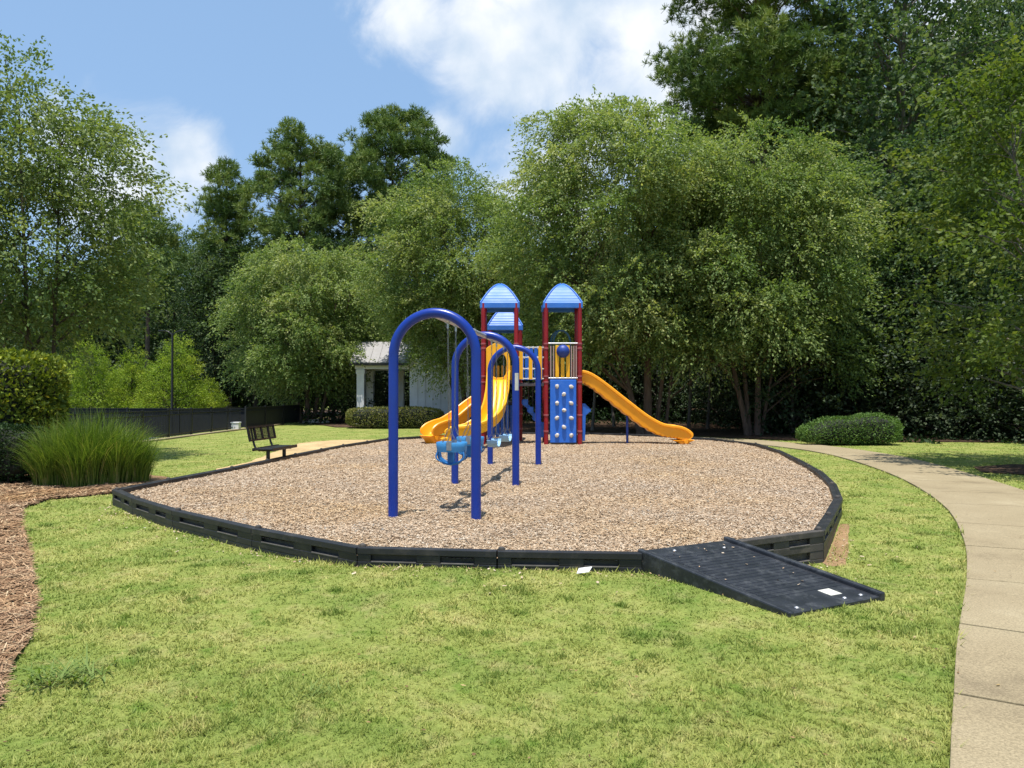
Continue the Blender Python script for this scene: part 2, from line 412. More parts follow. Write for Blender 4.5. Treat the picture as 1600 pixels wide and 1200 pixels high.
M['sand'] = litter_mat('bare_patch', [(.25, (0.3168, 0.2147, 0.1012)), (.5, (0.4512, 0.3221, 0.1656)), (.75, (0.5280, 0.4099, 0.2300))], 9, vor=False, big=1.2, bump=.3)
M['court'] = paint('court_surface', (.10, .12, .16), .8, .2, 1.2)
M['blue'] = paint('blue_paint', (.003, .030, .27), .3, .12, 4, bump=.03, bscale=25, dust=((.012, .055, .30), .35, 3))
M['red'] = paint('red_paint', (.26, .005, .010), .35, .15, 3, dust=((.24, .03, .04), .4, 4))
M['clamp'] = paint('clamp', (.32, .08, .09), .4, .15, 9)
M['yellow'] = paint('yellow_plastic', (.86, .42, .004), .4, .06, 3, dust=((.72, .42, .06), .4, 5), bump=.04, bscale=30)
M['orange'] = paint('orange_plastic', (.95, .36, .008), .4, .07, 3, dust=((.86, .40, .05), .35, 5), bump=.04, bscale=30)
M['roof_blue'] = paint('blue_roof_plastic', (.038, .165, .57), .46, .08, 3, dust=((.085, .23, .60), .4, 4), spec=.4)
M['panel_blue'] = paint('blue_plastic', (.018, .135, .58), .42, .08, 3, dust=((.10, .24, .60), .4, 6))
M['navy'] = paint('dark_blue_plastic', (.010, .04, .24), .45, .1, 4)
M['teal'] = paint('teal_pipe', (.02, .085, .14), .35, .15, 6)
M['tan'] = paint('tan_pipe', (.40, .28, .24), .5, .1, 6)
M['hold'] = paint('climbing_hold', (.55, .51, .45), .7, .15, 30, bump=.3)
M['seat_blue'] = paint('pale_blue_rubber', (.045, .25, .55), .5, .1, 8)
M['belt_blue'] = paint('faded_blue_rubber', (.25, .45, .66), .5, .1, 8)
M['seat_navy'] = paint('blue_rubber', (.012, .13, .36), .5, .1, 8)
M['steel'] = paint('galvanised', (.45, .46, .48), .45, .2, 20, metal=.7)
M['chain'] = paint('chain', (.25, .25, .26), .5, .2, 40, metal=.5)
M['deck'] = paint('deck_coating', (.06, .05, .055), .6, .2, 10)
M['black'] = paint('black_plastic', (0.0145, 0.0153, 0.0179), .5, .2, 5, bump=.08, bscale=50, dust=((0.0723, 0.0638, 0.0527), .8, 4.5))
M['black_worn'] = paint('weathered_black_plastic', (.05, .044, .038), .7, .3, 5, bump=.15, bscale=40, dust=((.16, .13, .10), .9, 4))
M['lip'] = paint('lit_ledge_plastic', (.11, .10, .09), .6, .25, 8)  # paler than the timber; sunlight on the slot ledges put into the colour
M['ramp'] = paint('ramp_plastic', (.018, .02, .025), .42, .25, 7, bump=.1, bscale=60, dust=((.10, .105, .11), .7, 9))
M['black_metal'] = paint('black_metal', (.012, .012, .013), .4, .2, 8)
M['mesh'] = paint('windscreen', (.010, .012, .014), .9, .3, 4)
M['white'] = paint('white_paint', (.72, .71, .69), .55, .07, 3, bump=.03)
M['sticker'] = paint('white_sticker', (.56, .55, .48), .6, .1, 20, dust=((.3, .29, .25), .6, 25))
M['white_wall'] = paint('white_siding', (0.7560, 0.7560, 0.7452), .7, .08, 2, dust=((0.5400, 0.5400, 0.5076), .4, 3))
M['roof_grey'] = paint('grey_roof', (.29, .28, .28), .7, .08, 4, dust=((.34, .33, .31), .5, 1.2))
M['pale_stone'] = paint('pale_stone', (.55, .53, .48), .85, .15, 3, bump=.4, bscale=12)
M['birch_bark'] = bark_mat('peeling_bark', (0.0607, 0.0365, 0.0255), (0.1823, 0.1215, 0.0911))
M['pine_bark'] = bark_mat('pine_bark', (.045, .03, .022), (.15, .10, .07), 4)
M['dark_bark'] = bark_mat('dark_bark', (.03, .024, .018), (.10, .08, .06), 5)
M['grey_bark'] = bark_mat('grey_bark', (.07, .06, .05), (.22, .19, .16), 5)
M['birch_leaf'] = leaf_mat('birch_leaves', [(0, (0.0933, 0.1566, 0.0442)), (.5, (0.2055, 0.2730, 0.0885)), (1, (0.4083, 0.4252, 0.1830))])
M['left_leaf'] = leaf_mat('left_leaves', [(0, (0.0628, 0.1148, 0.0290)), (.5, (0.1396, 0.1987, 0.0583)), (1, (0.2791, 0.3211, 0.1288))], spec=.22)
M['pine_leaf'] = leaf_mat('pine_needles', [(0, (0.0596, 0.1092, 0.0312)), (.5, (0.1263, 0.1940, 0.0495)), (1, (0.2591, 0.3031, 0.0781))], trans=.15, spec=.22)
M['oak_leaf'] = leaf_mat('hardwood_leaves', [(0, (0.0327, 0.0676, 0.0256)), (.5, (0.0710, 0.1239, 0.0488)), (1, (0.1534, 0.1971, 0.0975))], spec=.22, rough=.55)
M['bright_leaf'] = leaf_mat('bright_leaves', [(0, (0.0512, 0.0892, 0.0162)), (.5, (0.1055, 0.1546, 0.0297)), (1, (0.1958, 0.2201, 0.0540))], spec=.22)
M['cypress_leaf'] = leaf_mat('feathery_leaves', [(0, (0.1141, 0.1866, 0.0202)), (.5, (0.2208, 0.3138, 0.0317)), (1, (0.3680, 0.4240, 0.0576))])
M['shade_leaf'] = leaf_mat('shaded_wood_leaves', [(0, (0.0108, 0.0238, 0.0076)), (.5, (0.0259, 0.0475, 0.0151)), (1, (0.0594, 0.0810, 0.0324))], trans=.2, spec=.35)  # hardwood leaf colour darkened, so the wood's shade is in the colour
M['hedge_leaf'] = leaf_mat('hedge_leaves', [(0, (0.0567, 0.1181, 0.0255)), (.5, (0.1134, 0.2025, 0.0454)), (1, (0.2268, 0.3037, 0.0851))], trans=.25)
M['olive_leaf'] = leaf_mat('olive_hedge_leaves', [(0, (0.0803, 0.1056, 0.0275)), (.5, (0.1836, 0.1951, 0.0597)), (1, (0.3672, 0.2984, 0.1148))], trans=.25)
M['gold_leaf'] = leaf_mat('gold_hedge_leaves', [(0, (0.0504, 0.0840, 0.0134)), (.5, (0.1428, 0.1932, 0.0235)), (.85, (0.3528, 0.3696, 0.0370)), (1, (0.5040, 0.4032, 0.0672))], trans=.3, spec=.22)
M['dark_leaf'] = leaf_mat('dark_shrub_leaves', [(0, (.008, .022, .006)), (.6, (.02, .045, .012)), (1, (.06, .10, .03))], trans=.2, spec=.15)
M['reed'] = leaf_mat('ornamental_grass', [(0, (0.0625, 0.1125, 0.0175)), (.5, (0.1250, 0.2000, 0.0275)), (.85, (0.2500, 0.3000, 0.0625)), (1, (0.4250, 0.3375, 0.1500))], trans=.35)
M['weed'] = leaf_mat('weed_leaves', [(0, (.11, .18, .035)), (1, (.26, .33, .10))], trans=.35)
M['core_shade'] = paint('twigs', (.012, .016, .008), .9, .3, 8)  # near-black fill; the shade inside hedges put into the colour

# ------------------------------------------------------------------ ground plan
BORDER = [(-5.72, 10.6), (-4.98, 9.72), (-3.99, 8.71), (-2.65, 7.55), (-1.38, 6.60), (-.13, 6.45), (1.12, 6.36), (2.04, 6.84), (3.12, 7.42), (3.62, 8.35),
          (4.32, 9.7), (4.9, 11.2), (5.45, 13.0), (5.95, 15.2), (6.45, 17.7), (6.75, 20.3), (6.2, 22.6), (4.9, 24.6), (2.7, 26.0), (0.2, 26.2), (-2.0, 25.0),
          (-3.85, 22.8), (-4.55, 19.8), (-4.95, 16.8), (-5.25, 13.8), (-5.55, 11.9)]
PATH_L = [(-.65, -1.0), (.62, 1.1), (1.86, 3.16), (2.33, 3.92), (2.88, 4.8), (3.97, 6.48), (4.99, 8.2), (6.2, 10.7), (7.35, 14.2), (8.12, 18.0), (8.15, 21.0), (7.55, 23.3), (6.3, 25.2), (4.2, 26.6), (1.5, 27.0)]
PATH_W = 1.55
STRAW = [(-2.0, -1.0), (-2.05, 1.0), (-2.3, 2.4), (-2.50, 3.3), (-2.62, 3.8), (-2.98, 4.4), (-3.08, 4.7), (-3.49, 5.43), (-4.2, 6.5), (-5.03, 7.7), (-5.9, 8.9), (-6.75, 10.2), (-6.95, 11.1), (-6.4, 11.75), (-5.95, 12.0), (-5.85, 12.5), (-6.1, 13.6), (-7.2, 14.6), (-9.5, 15.5), (-13, 16.5), (-24, 18), (-24, -1)]
pl = smooth_line(PATH_L, 5); pr = []
for i, p in enumerate(pl):
    t = (pl[min(i + 1, len(pl) - 1)] - pl[max(i - 1, 0)]).normalized(); pr.append(p + Vector((t.y, -t.x)) * PATH_W)
PATH = [tuple(p) for p in pl] + [tuple(p) for p in reversed(pr)]
RAMP = [(1.12, 6.36), (2.04, 6.84), (2.88, 5.74), (1.96, 5.26)]

# ground: one sheet out to the horizon
def ground():
    def axis(a, b, fine, far):
        c = list(np.arange(a, b + .01, fine)); s = fine
        lo = [a]; hi = [b]
        while hi[-1] < far: s *= 1.35; hi.append(hi[-1] + s)
        s = fine
        while lo[-1] > -far: s *= 1.35; lo.append(lo[-1] - s)
        return np.array(lo[:0:-1] + c + hi[1:])
    xs = axis(-16, 14, .25, 900); ys = axis(-3, 36, .25, 900)
    gx, gy = np.meshgrid(xs, ys); z = gz(gx, gy); nx, ny = len(xs), len(ys)
    V = np.stack([gx.ravel(), gy.ravel(), z.ravel()], 1); i = np.arange(nx * ny).reshape(ny, nx)
    Fc = np.stack([i[:-1, :-1], i[:-1, 1:], i[1:, 1:], i[1:, :-1]], -1).reshape(-1, 4)
    me = bpy.data.meshes.new('ground'); me.from_pydata(V.tolist(), [], Fc.tolist()); me.materials.append(M['lawn'])
    me.polygons.foreach_set('use_smooth', [True] * len(me.polygons))
    tag(link(bpy.data.objects.new('ground', me)), kind='structure')
ground()

def chip_z(x, y):
    e = edge_dist(BORDER, x, y)
    return 0.165 + .02 * sstep(.2, 2.5, e) + .016 * lookup_noise(x, y, 1.2, 4) + .012 * lookup_noise(x, y, 4, 2) - .02 * np.exp(-((x + .3) ** 2 / .6 + (y - 11.5) ** 2 / 12)) - sum(.055 * np.exp(-((x - a) ** 2 / .35 + (y - b) ** 2 / .12)) - .022 * np.exp(-((x - a) ** 2 / 1.1 + (y - b) ** 2 / .5)) for a, b in ((-.75, 9.33), (-.58, 10.48), (-.3, 12.44), (-.12, 13.69), (-1.7, 18.8), (4.9, 21.0), (-2.4, 21.2)))
CH = .18
tag(sheet('wood_chip_bed', BORDER, .22, chip_z, M['chip_bed']), kind='structure')
tag(sheet('pine_straw_bed', STRAW, .3, lambda x, y: gz(x, y) + .02 + .02 * lookup_noise(x, y, 3, 1), M['straw_bed'], wob=.05), kind='structure')
FOREST = [(-11, 40), (-8.3, 34.9), (-5.5, 34.2), (-3.2, 34.4), (-1.2, 29.5), (1.5, 29), (4.5, 28.6), (7.0, 27.3), (9.0, 25.6), (11.0, 24.6), (13, 24.2), (16, 24.0), (19, 23.8), (40, 23), (90, 22), (90, 120), (-90, 120), (-90, 62), (-30, 50), (-13, 46)]
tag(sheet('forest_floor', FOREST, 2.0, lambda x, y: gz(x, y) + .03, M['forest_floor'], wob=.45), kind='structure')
SAND = [(-5.3, 15.2), (-6.0, 15.0), (-6.3, 15.8), (-6.1, 17.0), (-6.3, 19.0), (-6.6, 21.5), (-6.8, 23.6), (-6.1, 25.2), (-4.7, 25.5), (-3.95, 24.8), (-4.0, 22.9), (-4.62, 19.8), (-5.0, 16.8)]
tag(sheet('bare_soil_patch', SAND, .2, lambda x, y: gz(x, y) + .012 + .10 * np.exp(-((x + 5.6) ** 2 / .7 + (y - 22.6) ** 2 / 4)), M['sand'], wob=.06), kind='structure')
RED_SOIL = [(3.1, 7.40), (3.6, 8.32), (4.0, 9.1), (4.1, 9.12), (3.80, 8.35), (3.52, 7.72), (3.30, 7.27), (3.1, 7.24)]
tag(sheet('bare_soil_edge', RED_SOIL, .12, lambda x, y: gz(x, y) + .006, M['dry_edge'], wob=.05), kind='structure')
MULCH = [(9.6, 15.1), (10.2, 14.3), (11.3, 14.0), (12.6, 14.4), (13.1, 15.4), (12.5, 16.3), (11.2, 16.6), (10.1, 16.1)]
tag(sheet('mulch_ring', MULCH, .25, lambda x, y: gz(x, y) + .02, M['forest_floor'], wob=.1), kind='structure')

def walk():
    m = MB(); n = len(pl); cum = 0; last = 0; seg = []
    def z(p): return float(gz(p.x, p.y)) + .03
    # slabs between joints
    cuts = [0]; acc = 0
    for i in range(1, n):
        acc += (pl[i] - pl[i - 1]).length
        if acc > 1.25: cuts.append(i); acc = 0
    if cuts[-1] != n - 1: cuts.append(n - 1)
    for a, b in zip(cuts, cuts[1:]):
        Lp = list(pl[a:b + 1]); Rp = list(pr[a:b + 1])
        g = .013
        for Q in (Lp, Rp):
            d0 = (Q[1] - Q[0]).normalized() * g; d1 = (Q[-1] - Q[-2]).normalized() * g
            Q[0] = Q[0] + d0; Q[-1] = Q[-1] - d1
        k = len(Lp)
        vs = [(p.x, p.y, z(p)) for p in Lp] + [(p.x, p.y, z(p)) for p in Rp] + [(p.x, p.y, z(p) - .12) for p in Lp] + [(p.x, p.y, z(p) - .12) for p in Rp]
        fs = []
        for i in range(k - 1):
            fs += [(i, k + i, k + i + 1, i + 1), (i, i + 1, 2 * k + i + 1, 2 * k + i), (k + i + 1, k + i, 3 * k + i, 3 * k + i + 1)]
        fs += [(0, 2 * k, 3 * k, k), (k - 1, 2 * k - 1, 4 * k - 1, 3 * k - 1)]
        m.add(vs, fs)
    tag(m.build('sidewalk', M['concrete'], bevel=.006), kind='structure')
walk()

# ------------------------------------------------------------------ border of black plastic timbers with the access ramp
def border():
    root = thing('playground_border', 'low black plastic timber border running round the wood chip bed', 'border', (BORDER[5][0], BORDER[5][1], 0))
    base = Vector((BORDER[5][0], BORDER[5][1], 0)); n = len(BORDER)
    for i in range(n):
        a = Vector((*BORDER[i], 0)); b = Vector((*BORDER[(i + 1) % n], 0))
        full = (b - a).length; k = 1 if full < 1.75 else max(1, round(full / 1.35))
        for j in range(k):
            if i == 6: continue                                    # the ramp stands here
            p = a.lerp(b, j / k); q = a.lerp(b, (j + 1) / k); L_ = (q - p).length; ang = math.atan2(q.y - p.y, q.x - p.x)
            T = Matrix.Translation(p - base) @ Matrix.Rotation(ang, 4, 'Z')
            right = i == 7
            z1 = .225; m = MB(); g = .005
            m.box((g, .035, -.12), (L_ - g, .10, z1), T)           # inner board; y grows into the bed
            m.box((g, -.012, .172), (L_ - g, .040, z1 + .006), T)
            rows = [(.172, .108), (.108, .045)] if not right else [(.172, .105), (.105, .03), (.03, -.05)]
            s1, s2, s3, s4 = .10 * L_, .43 * L_, .60 * L_, .84 * L_
            for r_, (hi, lo) in enumerate(rows):
                if r_ % 2 == 0:
                    for u0, u1 in ((g, s1), (s2, s3), (s4, L_ - g)): m.box((u0, 0, lo), (u1, .040, hi), T)
                else:
                    m.box((g, -.003, lo), (L_ - g, .041, hi), T)
            m.box((g, -.001, -.13), (L_ - g, .0405, rows[-1][1]), T)
            o = m.build('timber', M['black_worn'] if right else M['black'], root, bevel=.007)
            if right: tag(o, 'weathered grey brown timber beside the ramp')
            for r_, (hi, lo) in enumerate(rows):
                if r_ % 2 == 0:
                    for u0, u1 in ((s1, s2), (s3, s4)): MB().box((u0 + .004, -.007, lo - .006), (u1 - .004, .033, lo + .006), T).build('slot_lip', M['lip'], o, bevel=.003)  # added pale strip for the sun catching each slot's lower ledge
            c = MB(); c.lathe([(.030, 0), (.032, .02), (.026, .034), (.012, .04)], 12, (0, 0, z1 - .006), None)
            c.v = [tuple((T @ Vector((v[0] + g + .03, v[1] + .05, v[2])))) for v in c.v]
            c.build('stake_cap', M['black_worn'], o, smooth=40)
border()

def ramp_obj():
    a, b, c, d = [Vector((*p, 0)) for p in RAMP]                   # top left, top right, foot right, foot left
    zt, zf = .235, .035
    o0 = (a + b) / 2
    root = thing('access_ramp', 'black ribbed plastic wheelchair ramp leading up into the wood chip bed', 'ramp', (o0.x, o0.y, 0))
    across = (b - a).normalized(); W = (b - a).length; down = ((d + c) / 2 - (a + b) / 2); Ln = down.length; down.normalize()
    def P(u, v, h):                                                # u across, v down the slope, h above the slope
        return a + across * u + down * v + Vector((0, 0, zt + (zf - zt) * v / Ln + h)) - o0
    def slab(m, u0, u1, v0, v1, h0, h1, low=None):
        vs = [P(u0, v0, h0), P(u1, v0, h0), P(u1, v1, h0), P(u0, v1, h0), P(u0, v0, h1), P(u1, v0, h1), P(u1, v1, h1), P(u0, v1, h1)]
        if low is not None:
            for k in range(4): vs[k].z = low
        m.add(vs, [(0, 3, 2, 1), (4, 5, 6, 7), (0, 1, 5, 4), (1, 2, 6, 5), (2, 3, 7, 6), (3, 0, 4, 7)])
    m = MB(); slab(m, .05, W - .055, -.05, Ln, 0, .0, low=-.10)
    k = 19
    for i in range(k):
        v = .12 + i * (Ln - .42) / (k - 1); slab(m, .10, W - .10, v, v + .030, -.004, .0045)
    m.build('deck', M['ramp'], root, bevel=.003)
    for u0, u1, hr in ((0, .05, .016), (W - .055, W, .034)):
        s = MB(); slab(s, u0, u1, -.06, Ln + .01, 0, hr, low=-.12); s.build('side_rail', M['ramp'], root, bevel=.012)
    s = MB(); slab(s, W * .61, W * .73, Ln - .25, Ln - .14, .001, .004); s.build('notice_sticker', M['sticker'], root)
    for u, v in ((.16, Ln - .06), (W * .66, Ln - .07), (W - .17, Ln - .07), (W - .24, .12), (.3, .05)):
        q = MB(); p = P(u, v, 0); q.lathe([(.017, 0), (.017, .006), (.010, .012)], 12, p); q.build('bolt', M['steel'], root, smooth=40)
ramp_obj()

# ------------------------------------------------------------------ swing set
AX0 = Vector((-.887, 8.45, 0)); AXD = Vector((.932, 6.35, 0)).normalized(); AXN = Vector((AXD.y, -AXD.x, 0))
def on_axis(d): return AX0 + AXD * ((d - AX0.y) / AXD.y)
SW_H = 2.43; SW_R = .057
def swing_frame():
    root = thing('swing_frame', 'blue steel swing frame of three tall arches in a row', 'swing frame', (AX0.x, AX0.y, CH - .03))
    hw = .485; ac = SW_H - SW_R - hw
    for i, d in enumerate((8.45, 11.62, 14.78)):
        c = on_axis(d) - AX0
        pts = [c - AXN * hw + Vector((0, 0, -.2)), c - AXN * hw + Vector((0, 0, ac * .5)), c - AXN * hw + Vector((0, 0, ac))]
        for k in range(1, 24):
            t = PI - PI * k / 24; pts.append(c + AXN * (hw * math.cos(t)) + Vector((0, 0, ac + hw * math.sin(t))))
        pts += [c + AXN * hw + Vector((0, 0, ac)), c + AXN * hw + Vector((0, 0, ac * .5)), c + AXN * hw + Vector((0, 0, -.2))]
        m = MB(); m.tube(pts, SW_R, 20); arch = m.build('arch', M['blue'], root, smooth=50)
        if i == 1:
            s = MB(); p = c + AXN * hw
            q = [p + (AXN * math.cos(t) - AXD * math.sin(t)) * (SW_R + .002) for t in (R(35), R(55), R(75), R(95))]
            vs = [(v.x, v.y, z) for z in (1.50, 1.77) for v in q]
            s.add(vs, [(j, j + 1, 5 + j, 4 + j) for j in range(3)]); s.build('label', M['sticker'], arch)
    zb = SW_H - SW_R
    m = MB(); e = on_axis(14.78) - AX0; m.tube([Vector((0, 0, zb - .02)) - AXD * .0, e + Vector((0, 0, zb - .02))], .034, 14); m.build('top_beam', M['steel'], root, smooth=50)
    for d in (9.1, 9.55, 10.25, 10.7, 12.2, 12.68, 13.45, 13.93):
        p = on_axis(d) - AX0 + Vector((0, 0, zb - .02)); m = MB()
        m.tube([p - AXD * .02, p + AXD * .02], .044, 12); m.tube([p + Vector((0, 0, -.03)), p + Vector((0, 0, -.1))], .014, 8); m.build('hanger', M['steel'], root, smooth=40)
swing_frame()
Z_BEAM = CH - .03 + SW_H - SW_R - .02

def chain_mb(m, a, b):
    """links: alternate flat ovals"""
    a = Vector(a); b = Vector(b); L_ = (b - a).length; n = max(2, int(L_ / .045)); t = (b - a).normalized()
    s = t.cross(Vector((.3, .9, .1))).normalized(); u = t.cross(s)
    for i in range(n):
        c = a + (b - a) * ((i + .5) / n); w = s if i % 2 else u
        m.tube([c - t * .024 + w * .009, c + t * .024 + w * .009], .0035, 4, cap=False); m.tube([c - t * .024 - w * .009, c + t * .024 - w * .009], .0035, 4, cap=False)

def bucket_swing(d0, d1, label):
    c = on_axis((d0 + d1) / 2); zs = .98
    root = thing('bucket_swing', label, 'swing', (c.x, c.y, zs), math.atan2(AXD.y, AXD.x) - PI / 2, 'toddler bucket swings')
    root.scale = (.9, .9, .95)
    # local x faces the rider's front, y runs along the beam
    m = MB(); n = 36; w, l = .20, .165
    def rim(t, r, z): return (math.copysign(abs(math.cos(t)) ** .75, math.cos(t)) * w * r, math.copysign(abs(math.sin(t)) ** .75, math.sin(t)) * l * r, z)
    ring = []
    prof = [(1.0, -.115), (1.06, -.05), (1.08, .0), (1.04, .012), (.99, 0), (.95, -.05), (.90, -.115)]
    vs = [rim(2 * PI * k / n, r, z) for r, z in prof for k in range(n)]; fs = []
    for i in range(len(prof)):
        j = (i + 1) % len(prof)
        for k in range(n): fs.append((i * n + k, i * n + (k + 1) % n, j * n + (k + 1) % n, j * n + k))
    m.add(vs, fs); m.build('rim', M['seat_blue'], root, smooth=50)
    # saddle: front and rear panels meeting in the crotch strap
    m = MB()
    pts = [(-w * .95, 0, -.09), (-.17, 0, -.20), (-.10, 0, -.27), (0, 0, -.285), (.10, 0, -.27), (.17, 0, -.20), (w * .95, 0, -.09)]
    m.sweep(pts, [(-.075, -.012), (.075, -.012), (.075, .012), (-.075, .012)]); m.build('saddle', M['seat_navy'], root, bevel=.005)
    b = MB(); b.box((-.05, -.07, -.275), (.05, .07, -.10)); b.build('leg_divider', M['seat_navy'], root, bevel=.015)
    for s in (-1, 1):
        m = MB(); m.tube(smooth_line([(-w * .9, s * .08, -.10), (-w * .95, s * .12, -.2), (-.05, s * .10, -.272), (.05, s * .10, -.272), (w * .95, s * .12, -.2), (w * .9, s * .08, -.10)], 5), .011, 8); m.build('leg_loop', M['seat_navy'], root, smooth=50)
        b = MB(); b.box((-.035, s * l - .02, -.09), (.035, s * l + .02, .03)); b.build('bracket', M['steel'], root, bevel=.006)
        ch = MB(); top = (0, s * (d1 - d0) / 2, (Z_BEAM - .09 - zs) / .95); top = (0, top[1] / .9, top[2]); chain_mb(ch, (0, s * l, .22), top)
        for e in (-1, 1): chain_mb(ch, (e * .10, s * l * .9, .0), (0, s * l, .22))
        ch.build('chain', M['chain'], root)
bucket_swing(9.1, 9.55, 'pale blue toddler bucket swing nearest the camera, in the first bay of the swing frame')
bucket_swing(10.25, 10.7, 'toddler bucket swing half hidden behind the right post of the nearest arch')

def belt_swing(d0, d1, label, zs):
    c = on_axis((d0 + d1) / 2); h = (d1 - d0) / 2
    root = thing('belt_swing', label, 'swing', (c.x, c.y, zs), math.atan2(AXD.y, AXD.x) - PI / 2, 'belt swings')
    pts = [(0, -h + .02, .09), (0, -h + .05, .03), (0, -.1, -.02), (0, 0, -.028), (0, .1, -.02), (0, h - .05, .03), (0, h - .02, .09)]
    m = MB(); m.sweep(smooth_line(pts, 4), [(-.085, -.008), (.085, -.008), (.085, .008), (-.085, .008)], side=Vector((1, 0, 0))); m.build('belt_seat', M['belt_blue'], root, bevel=.003)
    for s in (-1, 1):
        ch = MB(); y = s * (h - .02)
        for e in (-1, 1): chain_mb(ch, (e * .075, y, .09), (0, y, .20))
        chain_mb(ch, (0, y, .20), (0, s * h, Z_BEAM - .09 - zs)); ch.build('chain', M['chain'], root)
belt_swing(12.2, 12.68, 'light blue belt swing nearer the camera in the far bay of the swing frame', .74)
belt_swing(13.45, 13.93, 'light blue belt swing hanging farthest from the camera, next to the last arch', .75)

# ------------------------------------------------------------------ play structure
def arc(cx, cz, rx, rz, a0, a1, n): return [(cx + rx * math.cos(R(a0 + (a1 - a0) * k / n)), cz + rz * math.sin(R(a0 + (a1 - a0) * k / n))) for k in range(n + 1)]

def play_structure():
    BX, BY = .5, 21.1
    root = thing('play_structure', 'red, blue and yellow climbing tower set with three slides and blue domed roofs', 'playset', (BX, BY, CH - .02))
    ZB = CH - .02
    def V(x, y, z): return Vector((x - BX, y - BY, z - ZB))
    def post(x, y, top, rad=.062, mat='red'):
        m = MB(); m.tube([V(x, y, ZB - .2), V(x, y, top * .5), V(x, y, top)], rad, 16); o = m.build('post', M[mat], root, smooth=50)
        for z in (.55, 1.0, 1.92, 2.08, 2.86, 2.99):
            if z < top - .2: MB().lathe([(rad, -.022), (rad + .012, -.018), (rad + .012, .018), (rad, .022)], 16, V(x, y, z)).build('clamp_ring', M['clamp'], o, smooth=50)
    YF, YR = 20.6, 21.6
    for x in (-.80, .12):
        for y in (YF, YR): post(x, y, 4.12)
    for x in (.95, 1.89):
        for y in (YF, YR): post(x, y, 4.12)
    for x in (-.66, .25):
        for y in (22.15, 23.1): post(x, y, 3.64)
    def deck(x0, x1, y0, y1, z):
        m = MB(); m.box(V(x0, y0, z - .09), V(x1, y1, z)); m.build('deck', M['deck'], root, bevel=.01)
    deck(-.74, .06, YF + .02, YR, 1.97); deck(1.01, 1.83, YF + .02, YR, 1.97); deck(-.64, .23, 22.2, 23.05, 1.36)
    deck(.13, .94, 20.75, 21.45, 1.90)
    # domed roofs
    def roof(x, y, z, W, H):
        m = MB(); n = 26; rings = []
        def w(t): return W * (max(0, 1 - t)) ** .60 * (1 - .012 * (math.sin(t * 46) > .2) * (t < .8))
        for i in range(n + 1):
            t = 1 - (1 - i / n) ** 1.5 * 1.0 - (.002 if i == n else 0); rings.append((w(t), H * t))
        vs = []; q = 4
        for r_, h in rings:
            c = max(.0, r_ - .05)
            for sx, sy in ((-1, -1), (1, -1), (1, 1), (-1, 1)):
                # corners carry a raised rib, faces sit slightly back
                a = [(sx * r_, sy * r_)]
                vs += [V(x + a[0][0], y + a[0][1], z + h)]
        fs = []
        for i in range(n):
            for k in range(4): fs.append((i * 4 + k, i * 4 + (k + 1) % 4, (i + 1) * 4 + (k + 1) % 4, (i + 1) * 4 + k))
        fs.append((n * 4, n * 4 + 1, n * 4 + 2, n * 4 + 3)); fs.append((3, 2, 1, 0))
        m.add(vs, fs); o = m.build('roof', M['roof_blue'], root)
        for sx, sy in ((-1, -1), (1, -1), (1, 1), (-1, 1)):
            b = MB(); b.tube([V(x + sx * r_, y + sy * r_, z + h) for r_, h in [(W * (1 - q_ / 14 * .995) ** .6, H * q_ / 14 * .995) for q_ in range(15)]], .024, 8); b.build('roof_rib', M['roof_blue'], o, smooth=50)
        f = MB(); e = W + .015
        f.ring([(-1, -1), (1, -1), (1, 1), (-1, 1)], [(-.9, -.9), (.9, -.9), (.9, .9), (-.9, .9)], 0, 1)
        f.v = [tuple(V(x + v[0] * e, y + v[2] * e, z - .15 + v[1] * .16)) for v in f.v]
        f.build('fascia', M['roof_blue'], o, bevel=.02)
    roof(-.34, 21.1, 4.13, .54, .60); roof(1.42, 21.1, 4.13, .54, .60); roof(-.205, 22.62, 3.64, .52, .60)
    # climbing wall with holds
    m = MB(); m.box(V(1.06, YF - .03, .23), V(1.79, YF + .03, 1.99)); wall = m.build('climbing_panel', M['panel_blue'], root, bevel=.02)
    rows = [(604, 2), (616, 1), (630, 2), (641, 1), (653, 2), (667, 1), (680, 2)]
    rr = random.Random(3)
    for py, k in rows:
        for X in ((1.25, 1.645) if k == 2 else (1.445,)):
            z = CAMZ + (615 - py) * .01784; h = MB(); ang = rr.uniform(0, 6)
            prof = [(.062, 0), (.070, .025), (.060, .055), (.035, .078), (.0, .082)]
            Mr = Matrix.Rotation(R(90), 4, 'X') @ Matrix.Rotation(ang, 4, 'Z') @ Matrix.Diagonal((1.0, .82, 1, 1))
            h.lathe(prof, 7, V(X, YF - .03, z), Mr); h.v = [tuple(Vector(q) + Vector((rr.uniform(-.008, .008), rr.uniform(-.006, .0), rr.uniform(-.008, .008)))) for q in h.v]; h.build('climbing_hold', M['hold'], wall, smooth=25)
    # barrier above the climbing wall: pipes, yellow slats and a round blue bubble
    b = MB()
    for x in (1.08, 1.16, 1.66, 1.725, 1.79): b.tube([V(x, YF, 2.03), V(x, YF, 2.93)], .019, 8)
    b.build('pipe_barrier', M['tan'], root, smooth=40)
    for z in (2.03, 3.0): MB().tube([V(.95, YF, z), V(1.89, YF, z)], .022, 10).build('rail', M['steel'], root, smooth=40)
    b = MB()
    for x in (1.26, 1.41, 1.56): b.box(V(x - .05, YF - .02, 2.05), V(x + .05, YF + .02, 2.94))
    b.build('yellow_slat_panel', M['yellow'], root, bevel=.012)
    b = MB(); b.lathe([(.185, -.03), (.185, 0), (.17, .05), (.13, .10), (.07, .13), (.0, .14)], 24, V(1.42, YF - .03, 2.78), Matrix.Rotation(R(90), 4, 'X')); b.build('bubble_window', M['navy'], root, smooth=50)
